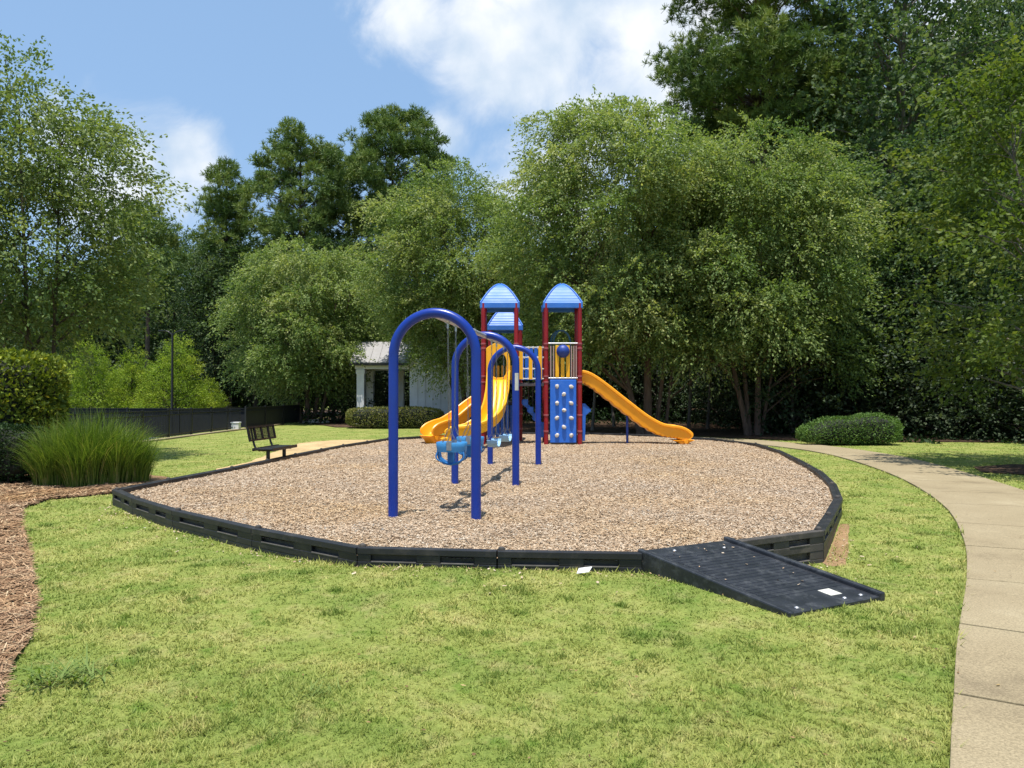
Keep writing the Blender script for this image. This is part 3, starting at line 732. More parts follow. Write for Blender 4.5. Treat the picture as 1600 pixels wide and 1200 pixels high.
    b = MB(); hp = [V(1.14, YR, 2.0)] + [V(x, YR, z) for x, z in arc(1.42, 3.1, .28, .34, 180, 0, 14)] + [V(1.70, YR, 2.0)]; b.tube(hp, .03, 10); b.build('hoop', M['teal'], root, smooth=50)
    b = MB(); hp = [V(x, 21.05, z) for x, z in arc(1.42, 3.0, .24, .40, 180, 0, 14)]; b.tube(hp, .022, 8)
    b.v = [tuple(Vector(v)) for v in b.v]; b.build('hoop', M['teal'], root, smooth=50)
    # rear barriers of the towers
    for x0, x1 in ((1.03, 1.81), (-.72, .04)):
        b = MB()
        for k in range(6):
            x = x0 + (x1 - x0) * (k + .5) / 6; b.box(V(x - .035, YR - .02, 2.0), V(x + .035, YR + .02, 2.55 if x0 > 0 else 2.42))
        b.build('rear_panel', M['red'] if x0 > 0 else M['orange'], root, bevel=.01)
    b = MB()
    for k in range(4):
        x = 1.03 + .78 * (k + .5) / 4; b.tube([V(1.89, YF + .2 + k * .0, 2.03), V(1.89, YF + .2, 2.03)], .01, 6) if False else None
    # bridge between the towers: yellow and blue slats on thin white rods, front and back
    for y, cs in ((20.72, ('yellow', None, 'yellow', None, 'yellow')), (21.48, ('panel_blue', 'panel_blue', 'panel_blue', 'panel_blue', 'panel_blue'))):
        for k in range(5):
            if cs[k] is None: continue
            x = .255 + k * .134 + (.04 if y > 21 else 0)
            z1 = 2.93 if k != 2 or y > 21 else 2.74
            b = MB(); b.prism([(x - .046, 2.0), (x + .046, 2.0), (x + .05, 2.06), (x + .05, z1 - .06), (x + .03, z1), (x - .03, z1), (x - .05, z1 - .06), (x - .05, 2.06)], 0, .05)
            b.v = [tuple(V(v[0], y + v[1], v[2])) for v in b.v]; b.build('slat', M[cs[k]], root)
        b = MB()
        for z in (2.02, 2.30, 2.62, 2.90):
            b.tube([V(.12, y + .025, z), V(.95, y + .025, z)], .012, 6)
            if y < 21:
                for k in range(5):
                    x = .19 + k * .134; b.lathe([(.026, -.025), (.03, 0), (.026, .025)], 8, V(x, y + .025, z))
        b.build('bridge_rod', M['tan' if y > 21 else 'white'], root, smooth=40)
    # hood panel at the top of the near slide
    oc = -.385
    outer = [(p.x, p.y) for p in (Vector(q) for q in resample([(-.72, 1.98), (-.72, 2.86), (-.64, 2.92), (-.52, 2.99), (-.42, 3.02), (-.30, 2.98), (-.18, 2.87), (-.09, 2.70), (-.05, 2.50), (-.05, 1.98)], .12))]
    n = len(outer); inner = []
    cx_, cz_ = oc + .02, 2.37
    for x, z in outer:
        t = math.atan2((z - cz_) * 1.0, (x - cx_) * 1.25); ct, st = math.cos(t), math.sin(t)
        inner.append((cx_ + math.copysign(abs(ct) ** .6, ct) * .215, cz_ + math.copysign(abs(st) ** .7, st) * .33))
    m = MB(); m.ring(outer, inner, 0, .09); m.v = [tuple(V(v[0], YF - .07 + v[1], v[2])) for v in m.v]; m.build('slide_hood', M['yellow'], root, bevel=.018)
    # slides
    def chute(i, n, hw=.26, wall=.30, floor=.05, ribs=3, t0=0.0):
        lip = .05
        inner = [(hw, wall), (hw - .03, .06), (hw - .07, .0)]
        for k in range(ribs):
            u = hw - .07 - (2 * hw - .14) * (k + .5) / ribs; inner += [(u + .02, .0), (u, .014), (u - .02, .0)]
        inner += [(-hw + .07, .0), (-hw + .03, .06), (-hw, wall)]
        outer = [(-hw - lip * .5, wall + .02), (-hw - lip, wall), (-hw - lip, wall - .05), (-hw - .02, wall - .07), (-hw + .01, -floor + .02), (-hw + .05, -floor),
                 (hw - .05, -floor), (hw - .01, -floor + .02), (hw + .02, wall - .07), (hw + lip, wall - .05), (hw + lip, wall), (hw + lip * .5, wall + .02)]
        return inner + outer
    def slide(pts, mat, label, wall=.30, hw=.26, scallop=True, k=8, foot=True):
        P = smooth_line([V(*p) for p in pts], k); n = len(P)
        def pf(i):
            f = .05 + (.035 * abs(math.sin(i * .9)) if scallop else 0)
            end = max(0, (i - (n - 1) + 5) / 5.0)
            return chute(i, n, hw, wall * (1 - .25 * end), f)
        m = MB(); m.sweep(P, pf); o = m.build('slide', M[mat], root, smooth=38); tag(o, label)
        t = (P[-1] - P[-4]).normalized(); t.z = 0; t.normalize(); s = Vector((t.y, -t.x, 0)); e = P[-1]
        if foot:
            f = MB(); c = P[-k // 2 - 2]; gnd = -.06
            vs = []
            for z, l0, l1, ww in ((c.z - .02, -.34, .30, hw + .01), (c.z * .45, -.16, .16, hw - .03), (gnd, -.07, .07, hw - .06)):
                for a, bq in ((l0, -1), (l1, -1), (l1, 1), (l0, 1)): 
                    p = c + t * a + s * (ww * bq); vs.append((p.x, p.y, z))
            f.add(vs, [(0, 1, 5, 4), (1, 2, 6, 5), (2, 3, 7, 6), (3, 0, 4, 7), (4, 5, 9, 8), (5, 6, 10, 9), (6, 7, 11, 10), (7, 4, 8, 11), (0, 3, 2, 1), (8, 9, 10, 11)])
            f.build('slide_foot', M[mat], o, bevel=.03)
        # rolled exit lip
        l = MB(); l.tube([e - s * (hw + .03) + Vector((0, 0, .0)), e + s * (hw + .03)], .055, 12); l.build('exit_lip', M[mat], o, smooth=50)
        return o
    slide([(1.86, 21.05, 1.99), (2.10, 21.05, 1.93), (2.45, 21.05, 1.70), (3.05, 21.05, 1.23), (3.64, 21.05, .78), (4.10, 21.05, .52), (4.42, 21.05, .44), (4.66, 21.05, .41), (4.82, 21.05, .34), (4.89, 21.05, .25)],
          'orange', 'long orange wavy slide running down to the right', wall=.27)
    slide([(-.36, 20.62, 2.00), (-.37, 20.45, 1.96), (-.38, 20.25, 1.78), (-.40, 19.95, 1.42), (-.47, 19.62, 1.06), (-.66, 19.28, .78), (-.95, 19.02, .62), (-1.22, 18.92, .55), (-1.46, 18.90, .52), (-1.58, 18.90, .44)],
          'yellow', 'curved yellow slide turning left at its foot', wall=.24, hw=.27, scallop=False)
    slide([(-.62, 22.6, 1.42), (-.85, 22.5, 1.36), (-1.15, 22.32, 1.15), (-1.55, 22.02, .82), (-1.85, 21.75, .62), (-2.10, 21.52, .54), (-2.26, 21.38, .46), (-2.34, 21.31, .34)],
          'orange', 'orange wavy slide running down to the left behind the curved one', wall=.27)
    m = MB(); m.tube([V(3.28, 21.05, ZB - .1), V(3.28, 21.05, 1.0)], .035, 12); m.build('slide_support', M['navy'], root, smooth=50)
    m = MB(); m.tube([V(-.55, 19.5, ZB - .1), V(-.55, 19.5, .92)], .035, 12); m.build('slide_support', M['navy'], root, smooth=50)
    # blue panels below the decks
    m = MB()
    for k in range(6): m.box(V(-.63 + k * .145, 22.1, .3), V(-.63 + k * .145 + .115, 22.16, 1.25))
    m.build('lower_slat_panel', M['panel_blue'], root, bevel=.012)
    m = MB(); m.prism([(1.99, .26), (2.07, .26), (2.09, .98), (2.24, 1.10), (2.24, 1.15), (2.07, 1.32), (1.99, 1.32)], 0, .05); m.v = [tuple(V(v[0], 20.95 + v[1], v[2])) for v in m.v]; m.build('side_panel', M['panel_blue'], root, bevel=.015)
    m = MB()
    for z in (.42, 1.27): m.tube([V(1.89, 20.99, z), V(2.0, 20.99, z)], .022, 8)
    m.tube([V(1.89, 20.62, .42), V(1.89, 21.58, .42)], .02, 8); m.tube([V(1.89, 20.62, 1.27), V(1.89, 21.58, 1.27)], .02, 8); m.build('panel_bracket', M['steel'], root, smooth=40)
    # stepping climber under the bridge
    m = MB()
    for k in range(4):
        x = .33 + k * .155; z = 1.34 - k * .22
        m.add([V(x - .05, 21.25, z + .10), V(x + .20, 21.25, z - .10), V(x + .20, 21.25, z - .24), V(x - .05, 21.25, z - .04), V(x - .05, 21.5, z + .10), V(x + .20, 21.5, z - .10), V(x + .20, 21.5, z - .24), V(x - .05, 21.5, z - .04)],
              [(0, 1, 2, 3), (7, 6, 5, 4), (0, 4, 5, 1), (1, 5, 6, 2), (2, 6, 7, 3), (3, 7, 4, 0)])
        m.box(V(x - .02, 21.2 - .02, z - .08), V(x + .13, 21.55, z + .10))
    m.box(V(.80, 21.2, .34), V(.95, 21.5, .78)); m.build('step_climber', M['panel_blue'], root, bevel=.02)
    m = MB()
    for x in (.36, .48, .60, .72): m.tube([V(x, 21.47, 1.2), V(x, 21.47, 1.92)], .016, 8)
    m.build('hanging_rod', M['deck'], root, smooth=40)
    m = MB(); m.tube([V(.12, 20.6, .42), V(.95, 20.6, .42)], .018, 8) if False else None
play_structure()

# ------------------------------------------------------------------ foliage tools
def unit(v): return v / (np.linalg.norm(v, axis=-1, keepdims=True) + 1e-9)

def leaf_quads(P, axis, ln, wd, rng, upbias=.6):
    """rhombic leaves centred on P, long side along axis, faces leaning to the sky"""
    n = len(P); nrm = unit(rng.normal(size=(n, 3)) + np.array([0, 0, upbias * 1.6])); u = unit(axis); v = unit(np.cross(u, nrm))
    l = (ln * rng.uniform(.7, 1.25, (n, 1))) * .5; w = (wd * rng.uniform(.7, 1.25, (n, 1))) * .5
    return np.stack([P - u * l, P + v * w - u * l * .15, P + u * l, P - v * w - u * l * .15], 1)

def sprays(C, D, k, length, ln, wd, rng, droop=.3, jit=.05, upbias=.6):
    """twigs from C along D, each carrying k leaves"""
    n = len(C); t = np.tile(np.linspace(.1, 1, k), (n, 1)) + rng.normal(0, .08, (n, k)); L_ = length * rng.uniform(.6, 1.3, (n, 1))
    P = C[:, None] + D[:, None] * (t * L_)[..., None]; P[..., 2] -= droop * L_ * t ** 2; P = (P + rng.normal(0, jit, P.shape)).reshape(-1, 3)
    A = (np.repeat(D[:, None], k, 1) + rng.normal(0, .5, (n, k, 3)) + np.array([0, 0, -droop])).reshape(-1, 3)
    return leaf_quads(P, A, ln, wd, rng, upbias)

def lumps_in(rng, W, z0, z1, n, mind, lo=.3, shape=(.45, .57, .55), squash=1.0):
    """limb ends spread through a crown envelope"""
    out = []; tries = 0
    while len(out) < n and tries < n * 60:
        tries += 1; t = rng.uniform(0, 1); w = W * max(0, 1 - ((t - shape[0]) / shape[1]) ** 2) ** shape[2]
        r = w * math.sqrt(rng.uniform(lo ** 2, 1)); a = rng.uniform(0, 2 * PI); p = np.array([r * math.cos(a), r * math.sin(a) * squash, z0 + (z1 - z0) * t])
        if all(np.linalg.norm(p - q) > mind for q in out): out.append(p)
    return np.array(out)

def tree_mesh_trunk(stems, lumps, rng, r0, twig=.018, up=.55):
    """stems: list of (path points, base radius); limbs go from the nearest stem to each lump"""
    m = MB(); samples = []
    for path, r in stems:
        P = smooth_line(path, 5); n = len(P); rad = [r * (1 - .82 * i / (n - 1)) + .01 for i in range(n)]
        rad[0] *= 1.35; m.tube(P, rad, 9, cap=False); samples += [(p, q) for p, q in zip(P, rad)]
    for L_ in lumps:
        q = Vector(L_); best = None
        for p, r in samples:
            d = q - p; c = d.length + (2.5 * max(0, p.z - q.z + up * math.hypot(d.x, d.y)))
            if best is None or c < best[0]: best = (c, p, r)
        p, r = best[1], best[2]; mid = p.lerp(q, .5) + Vector((rng.normal(0, .12), rng.normal(0, .12), .12 * (q - p).length))
        rr = min(r * .55, .012 * (q - p).length + twig); m.tube([p, mid, q], [rr, rr * .6, twig * .4], 5, cap=False)
    return m

def crown_leaves(rng, lumps, rad, nspray, k, slen, ln, wd, flat=.75, droop=.35, outward=.7, upbias=.6, axis=None, jit=.05):
    Vs = []; T = []
    for p in lumps:
        r = rad * rng.uniform(.75, 1.25); ns = int(nspray * rng.uniform(.7, 1.3))
        u = unit(rng.normal(size=(ns, 3))); rr = rng.uniform(.25, 1, (ns, 1)) ** .6
        C = p + u * rr * r * np.array([1, 1, flat])
        h = np.array([p[0], p[1], 0]); h = h / (np.linalg.norm(h) + 1e-6)
        D = unit(u * .8 + h * outward + rng.normal(0, .45, (ns, 3)) + np.array([0, 0, .15]))
        q = sprays(C, D, k, slen, ln, wd, rng, droop, jit, upbias); Vs.append(q)
        base = rng.normal(.5, .17); T.append(np.clip(np.repeat(rng.normal(base, .1, ns), k) + rng.normal(0, .13, len(q)), 0, 1))
    return np.concatenate(Vs), np.concatenate(T)

def pine_crown(rng, lumps, rad, ntuft, nn, ln, wd):
    Vs = []; T = []
    for p in lumps:
        r = rad * rng.uniform(.7, 1.3); nt_ = int(ntuft * rng.uniform(.7, 1.3)); u = unit(rng.normal(size=(nt_, 3)))
        C = p + u * (rng.uniform(.1, 1, (nt_, 1)) ** .5) * r * np.array([1, 1, .6]); D = unit(u * .7 + np.array([0, 0, .8]) + rng.normal(0, .2, (nt_, 3)))
        A = unit(D[:, None] * .75 + rng.normal(0, .62, (nt_, nn, 3))); S = unit(np.cross(A, rng.normal(size=(nt_, nn, 3)))); l = ln * rng.uniform(.7, 1.2, (nt_, nn, 1))
        c = C[:, None]; q = np.stack([c - S * wd * .5, c + S * wd * .5, c + A * l + S * wd * .25, c + A * l - S * wd * .25], 2); q = np.broadcast_to(q, (nt_, nn, 4, 3)).reshape(-1, 4, 3)
        Vs.append(q); b = rng.normal(.5, .15); T.append(np.clip(np.repeat(rng.normal(b, .12, nt_), nn) + rng.normal(0, .1, nt_ * nn), 0, 1))
    return np.concatenate(Vs), np.concatenate(T)

def plant(name, label, cat, x, y, trunk, crown, trunk_mat, leaf_mat_, rz=0, group=None, crown_name='crown', trunk_name='trunk', scale=1):
    """crown: (quads, tints); meshes are in the thing's own coordinates"""
    root = thing(name, label, cat, (x, y, float(gz(x, y))), rz, group); root.scale = (scale,) * 3
    if trunk: trunk.build(trunk_name, trunk_mat, root, smooth=60)
    np_mesh(crown_name, crown[0], leaf_mat_, root, crown[1])
    return root

def copy_tree(src, x, y, rz, scale, label=None, group=None):
    r = src.copy(); col.objects.link(r); r.location = (x, y, float(gz(x, y))); r.rotation_euler = (0, 0, rz); r.scale = scale if hasattr(scale, '__len__') else (scale,) * 3
    if label: r['label'] = label
    if group: r['group'] = group
    for ch in src.children:
        c = ch.copy(); col.objects.link(c); c.parent = r
    return r

# ------------------------------------------------------------------ birches round the bed
def birch(label, x, d, top, W, z0, seed, stems, n=62, off=(0, 0), extra=None, squash=.8, leaf='birch_leaf', lr=.92, ln=.125, wd=.062, ns=76, k=17, mind=.85, slen=.8, shape=(.45, .57, .55), droop=.45, ends=True):
    rng = np.random.default_rng(seed); L_ = lumps_in(rng, W, z0, top - .45, n, mind, squash=squash, shape=shape) + np.array([off[0], off[1], 0])
    L_ = L_ + rng.normal(0, .16, L_.shape) * np.array([1.6, 1.2, 1.3])
    if extra: L_ = np.concatenate([L_, np.array(extra)])
    st = []
    for (ax, ay, h, r, lx, ly) in stems:
        st.append(([(ax, ay, -.1), (ax + (lx - ax) * .28, ay + (ly - ay) * .28, h * .3), (ax + (lx - ax) * .62, ay + (ly - ay) * .6, h * .62), (lx, ly, h)], r))
    tr = tree_mesh_trunk(st, L_, rng, .1)
    cr = crown_leaves(rng, L_, lr, ns, k, slen, ln, wd, droop=droop, flat=.5, upbias=.9)
    up = L_[rng.integers(0, len(L_), 110)]; hd = np.stack([up[:, 0], up[:, 1], 0 * up[:, 0]], 1); hd = hd / (np.linalg.norm(hd, axis=1, keepdims=True) + .1)
    q = sprays(up + hd * lr * .6, unit(hd * .7 + np.array([0, 0, .75]) + rng.normal(0, .3, up.shape)), 20, 1.25, ln, wd, rng, .45, .05, .8)     # young shoots reaching out of the crown
    cr = (np.concatenate([cr[0], q]), np.concatenate([cr[1], np.clip(rng.normal(.65, .15, len(q)), 0, 1)]))
    return plant('river_birch', label, 'tree', x, d, tr, cr, M['dark_bark' if leaf == 'left_leaf' else 'grey_bark' if leaf != 'birch_leaf' else 'birch_bark'], M[leaf])

birch('tall multi stem birch with pinkish bark rising straight behind the right tower', px(1010, 28.5), 28.5, 12.8, 4.6, 3.4, 11,
      [(.05, 0, 10.5, .17, .1, .3), (.4, .3, 9.5, .08, 1.6, -.2), (-.2, -.1, 9.5, .12, -2.9, .4), (.75, .2, 8, .06, 1.9, 1.0)], n=138, off=(-1.0, 0), mind=.92, extra=[(-3.2, -.5, 3.0), (-2.4, -1.4, 3.1), (2.4, -1.4, 3.4), (3.2, -.6, 2.9), (3.6, 0, 3.6)])
birch('birch with a fan of grey stems behind the right end of the bed', px(1178, 28), 28, 11.4, 3.8, 3.3, 12,
      [(.12, 0, 10, .12, .35, 0), (-.1, .15, 9, .09, -.9, .4), (-.25, -.1, 9, .10, -2.2, .3), (.3, .2, 7.5, .06, 1.7, -.2)], n=112, off=(.3, 0), mind=.92, extra=[(-2.6, -1.2, 3.0), (2.7, -1.2, 3.1), (3.3, -.8, 2.4), (3.8, -.3, 3.1), (-3.2, -.4, 3.5), (4.1, .2, 3.8)])
birch('broad yellow green birch hanging over the white pool house', px(730, 35.6), 35.6, 12.5, 3.9, 4.9, 13,
      [(0, 0, 10, .13, -1.2, 0), (-.15, 0, 9, .10, -3.0, .1), (.2, .1, 9, .11, .8, .2), (.35, -.1, 8, .09, 1.6, -.3)], n=104, off=(-.75, 0), mind=.92, extra=[(-2.1, -.6, 4.4), (-1.4, -.8, 3.5), (-.8, -.7, 3.9), (-1.0, -1.0, 2.9), (-1.8, -.7, 3.2), (-.3, -.8, 3.0), (.2, -.6, 3.9), (.1, -.8, 2.3), (.9, -.4, 4.1), (1.3, -.3, 3.2), (-2.5, -.5, 4.7)])
birch('dark leaved birch standing left of the white pool house', px(480, 40), 40, 9.9, 3.9, 2.0, 14,
      [(0, 0, 8, .14, .2, 0), (-.3, 0, 7.5, .11, -1.7, .1), (.3, .1, 7.5, .12, 1.7, .2), (.7, -.1, 7, .09, 2.4, -.3)], n=88, mind=.95, ln=.135, wd=.07)
birch('airy sunlit birch at the left edge of the lawn, above the clipped hedge', px(52, 17.5), 17.5, 9.6, 3.35, 2.9, 15,
      [(.35, .1, 7.5, .045, .6, 0), (0, 0, 8.5, .06, -.6, .3), (-.5, .1, 8, .06, -1.9, 0)], n=150, off=(-1.0, 0), leaf='left_leaf', lr=.8, ln=.10, wd=.055, ns=50, k=13, mind=.62, slen=.6)
birch('bright green leafy tree at the right edge, growing from a mulch ring', 11.8, 15.2, 9.2, 3.1, 1.9, 16,
      [(0, 0, 7.5, .12, .1, 0), (.1, 0, 6.5, .08, -1.3, .2), (0, .1, 6.5, .08, 1.4, 0)], n=95, leaf='bright_leaf', lr=.8, ln=.115, wd=.075, ns=34, k=11, mind=.6, slen=.55, squash=1.0)

# ------------------------------------------------------------------ pines
def pine(label, x, d, top, W, z0, seed, r=.24, n=62, lr=1.0, lean=0, ntuft=40, nn=15, ln=.40, wd=.05, group=None):
    rng = np.random.default_rng(seed); L_ = lumps_in(rng, W, z0, top + .3, n, .85, lo=.2, shape=(.40, .62, .6))
    tr = tree_mesh_trunk([([(0, 0, -.2), (lean * .3, 0, top * .33), (lean * .7, .1, top * .66), (lean, 0, top - .8)], r)], L_, rng, r, up=.15)
    return plant('pine_tree', label, 'tree', x, d, tr, pine_crown(rng, L_, lr, ntuft, nn, ln, wd), M['pine_bark'], M['pine_leaf'])
pine('slim pine left of the taller pines, against the white cloud', px(352, 60), 60, 20.8, 2.4, 8.5, 21, n=60)
pine('tall rounded pine in the middle of the left pine group', px(468, 58), 58, 23.4, 4.1, 11.5, 22, n=100)
pine('tall pine on the right of the left pine group, above the pale birch', px(625, 60), 60, 24.2, 4.7, 14, 23, n=105, lean=-.8)
pine('thin trunked pine with a sparse top behind the left birch', px(230, 52), 52, 16.2, 2.2, 8.5, 24, n=26, r=.2)
pine('dark pine filling the gap behind the two tall left pines', px(545, 66), 66, 23.6, 3.4, 12, 25, n=60)
P5 = pine('towering pine above the birches at the upper right, top beyond the frame', px(1195, 39), 39, 25.5, 5.2, 15.2, 26, r=.32, n=150, lr=1.05, ntuft=52, nn=24, ln=.30, wd=.032)

# ------------------------------------------------------------------ hardwoods and the wood behind
def hardwood_mesh(seed, H, W, z0, n, lr, ns, k, ln, wd, r=.22, shape=(.45, .6, .5)):
    rng = np.random.default_rng(seed); L_ = lumps_in(rng, W, z0, H - .8, n, 1.15, lo=.25, shape=shape)
    tr = tree_mesh_trunk([([(0, 0, -.2), (.15, .1, H * .3), (-.1, .2, H * .62), (.1, 0, H - 1.5)], r)], L_, rng, r, up=.5)
    return tr, crown_leaves(rng, L_, lr, ns, k, .85, ln, wd, droop=.25, outward=.3)
WOOD = 'tall hardwoods in the dark wood behind the playground'
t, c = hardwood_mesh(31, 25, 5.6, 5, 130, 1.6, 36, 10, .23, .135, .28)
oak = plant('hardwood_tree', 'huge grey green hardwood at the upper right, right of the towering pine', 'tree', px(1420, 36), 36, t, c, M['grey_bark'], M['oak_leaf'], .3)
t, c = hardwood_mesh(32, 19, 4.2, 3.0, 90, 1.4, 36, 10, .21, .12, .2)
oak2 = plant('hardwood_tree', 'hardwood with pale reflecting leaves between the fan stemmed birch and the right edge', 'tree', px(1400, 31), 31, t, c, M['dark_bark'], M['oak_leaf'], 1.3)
oak2.scale = (.85, .85, .66)
t, c = hardwood_mesh(33, 6.0, 2.4, .3, 36, .95, 30, 9, .15, .085, .07, shape=(.4, .7, .4))
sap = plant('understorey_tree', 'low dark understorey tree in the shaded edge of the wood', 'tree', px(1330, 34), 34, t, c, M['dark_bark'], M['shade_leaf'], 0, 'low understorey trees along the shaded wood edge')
copy_tree(oak, px(1570, 40), 40, 2.1, (.95, .95, .98), 'big hardwood in the upper right corner, behind the bright tree', None)
copy_tree(oak, px(1310, 46), 46, 4.0, (.9, .9, .9), 'dark hardwood right behind the towering pine', None)
copy_tree(oak2, px(1520, 30), 30, 3.4, (.9, .9, .62), 'mid height leafy hardwood at the right end of the wood edge', None)
copy_tree(oak2, px(1265, 35), 35, 5.0, (.8, .8, .66), 'mid height hardwood just right of the fan stemmed birch', None)
rw = random.Random(5)
spots = []
for (x0, x1, y, step) in ((-6, 40, 46, 5.5), (-10, 46, 54, 6.0), (4, 52, 62, 6.5)):
    x = x0
    while x < x1:
        spots.append((x + rw.uniform(-1.5, 1.5), y + rw.uniform(-2.5, 2.5))); x += step
for i, (x, y) in enumerate(spots):
    xs_ = 800 + x / y * F
    h = 1.0 if xs_ > 1080 else (.55 if xs_ > 880 else .46)
    s = oak if i % 2 else oak2
    if s is oak2 and xs_ > 1080: h *= 1.2
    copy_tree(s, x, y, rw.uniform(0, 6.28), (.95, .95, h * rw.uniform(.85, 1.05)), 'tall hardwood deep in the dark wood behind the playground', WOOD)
# slender young trees whose pale stems stand out against the shade
t, c = hardwood_mesh(34, 8.5, 1.9, 3.6, 26, .85, 30, 9, .15, .085, .06)
YT = 'slender pale stemmed young trees along the wood edge'
yng = plant('young_tree', 'slender pale stemmed young tree at the edge of the dark wood', 'tree', px(925, 31.5), 31.5, t, c, M['grey_bark'], M['oak_leaf'], 0, YT)
for xp, d in ((1075, 31), (1105, 33), (1240, 31), (1292, 29.5), (1345, 30), (1432, 28.5), (1500, 29.5), (1555, 28), (880, 34), (960, 35), (840, 34)):
    copy_tree(yng, px(xp, d), d, rw.uniform(0, 6), (rw.uniform(.8, 1.2), rw.uniform(.8, 1.2), rw.uniform(.8, 1.15)), None, YT)
# left backdrop behind the court
LB = 'leafy trees closing the view beyond the court'
for i, (xp, d, ztop) in enumerate(((-40, 62, 14.0), (40, 66, 14), (120, 60, 13.2), (195, 64, 15.6), (275, 62, 16.8), (330, 58, 14.6), (400, 60, 14.8), (450, 56, 13.2), (520, 60, 14.6), (580, 58, 14), (650, 56, 13), (240, 72, 20), (360, 74, 19), (480, 72, 17), (100, 74, 15))):
    s = oak if i % 3 == 0 else oak2; H = 25 if s is oak else 19
    copy_tree(s, px(xp, d), d, rw.uniform(0, 6.28), (.8, .8, ztop / H), 'mid height leafy tree in the backdrop beyond the fenced court', LB)
# understorey
US = 'low understorey trees along the shaded wood edge'
for i in range(34):
    x = rw.uniform(-10, 34); y = 40 + rw.uniform(0, 14) if x < 10 else 27.0 + rw.uniform(0, 16)
    if -9 < x < -1.5 and y < 44: y += 9
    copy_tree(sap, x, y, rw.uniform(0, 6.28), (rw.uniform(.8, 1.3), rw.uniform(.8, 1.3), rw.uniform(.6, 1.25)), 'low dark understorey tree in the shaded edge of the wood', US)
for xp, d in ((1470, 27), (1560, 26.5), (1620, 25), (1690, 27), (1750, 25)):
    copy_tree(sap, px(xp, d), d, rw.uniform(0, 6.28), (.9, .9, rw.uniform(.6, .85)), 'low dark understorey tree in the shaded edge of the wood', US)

def far_wood():
    rng = np.random.default_rng(77); n = 52000
    x = rng.uniform(-95, 110, n); y = rng.uniform(78, 100, n); top = np.where(x > 10, 19, 11.5) + 2.5 * lookup_noise(x, y * .2, .25, 3)
    z = rng.uniform(-1, 1, n); z = np.abs(z) * top
    P = np.stack([x, y, z], 1); q = leaf_quads(P, rng.normal(size=(n, 3)), 1.5, .95, rng, .4)
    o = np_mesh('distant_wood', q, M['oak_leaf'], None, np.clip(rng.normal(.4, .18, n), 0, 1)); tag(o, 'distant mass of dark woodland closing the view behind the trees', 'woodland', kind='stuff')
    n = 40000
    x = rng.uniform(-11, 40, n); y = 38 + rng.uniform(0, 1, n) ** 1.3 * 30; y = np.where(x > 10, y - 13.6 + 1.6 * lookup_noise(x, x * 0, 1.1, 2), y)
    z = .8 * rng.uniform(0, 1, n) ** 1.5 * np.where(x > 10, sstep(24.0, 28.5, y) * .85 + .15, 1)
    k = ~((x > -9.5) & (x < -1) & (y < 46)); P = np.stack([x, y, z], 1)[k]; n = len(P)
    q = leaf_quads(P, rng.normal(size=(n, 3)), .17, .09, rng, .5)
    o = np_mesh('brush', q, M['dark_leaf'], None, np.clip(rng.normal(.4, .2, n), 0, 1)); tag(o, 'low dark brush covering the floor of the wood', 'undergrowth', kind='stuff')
far_wood()

# feathery bright trees beyond the fence
rng = np.random.default_rng(41); L_ = lumps_in(rng, 1.9, .5, 6.1, 48, .6, lo=.25, shape=(.12, .90, 1.0))
tr = tree_mesh_trunk([([(0, 0, -.1), (.05, 0, 2), (0, .05, 4), (0, 0, 5.6)], .09)], L_, rng, .09, up=.2)
cyp = plant('feathery_tree', 'bright yellow green feathery tree behind the lamp post', 'tree', px(272, 46), 46, tr, crown_leaves(rng, L_, .58, 46, 11, .45, .11, .05, droop=.1, outward=.5), M['dark_bark'], M['cypress_leaf'])
FG = 'bright feathery trees beyond the fence'
cyp['group'] = FG
for xp, d, s, lab in ((205, 48, (.8, .8, .9), 'bright feathery tree just left of the one behind the lamp post'), (143, 45, (.95, .95, .95), 'bright feathery tree above the middle of the ornamental grass'), (98, 47, (.75, .75, .8), 'bright feathery tree leftmost beyond the fence, next to the clipped hedge'), (326, 51, (.6, .6, .6), 'small feathery tree right of the lamp post')):
    copy_tree(cyp, px(xp, d), d, rw.uniform(0, 6), s, lab, FG)
for xp, d in ((60, 50), (10, 49), (-60, 52), (245, 52), (180, 53)):
    copy_tree(sap, px(xp, d), d, rw.uniform(0, 6), (1.3, 1.3, .8), 'dark shrubby tree filling in behind the bright feathery trees', 'dark shrubby trees beyond the court')

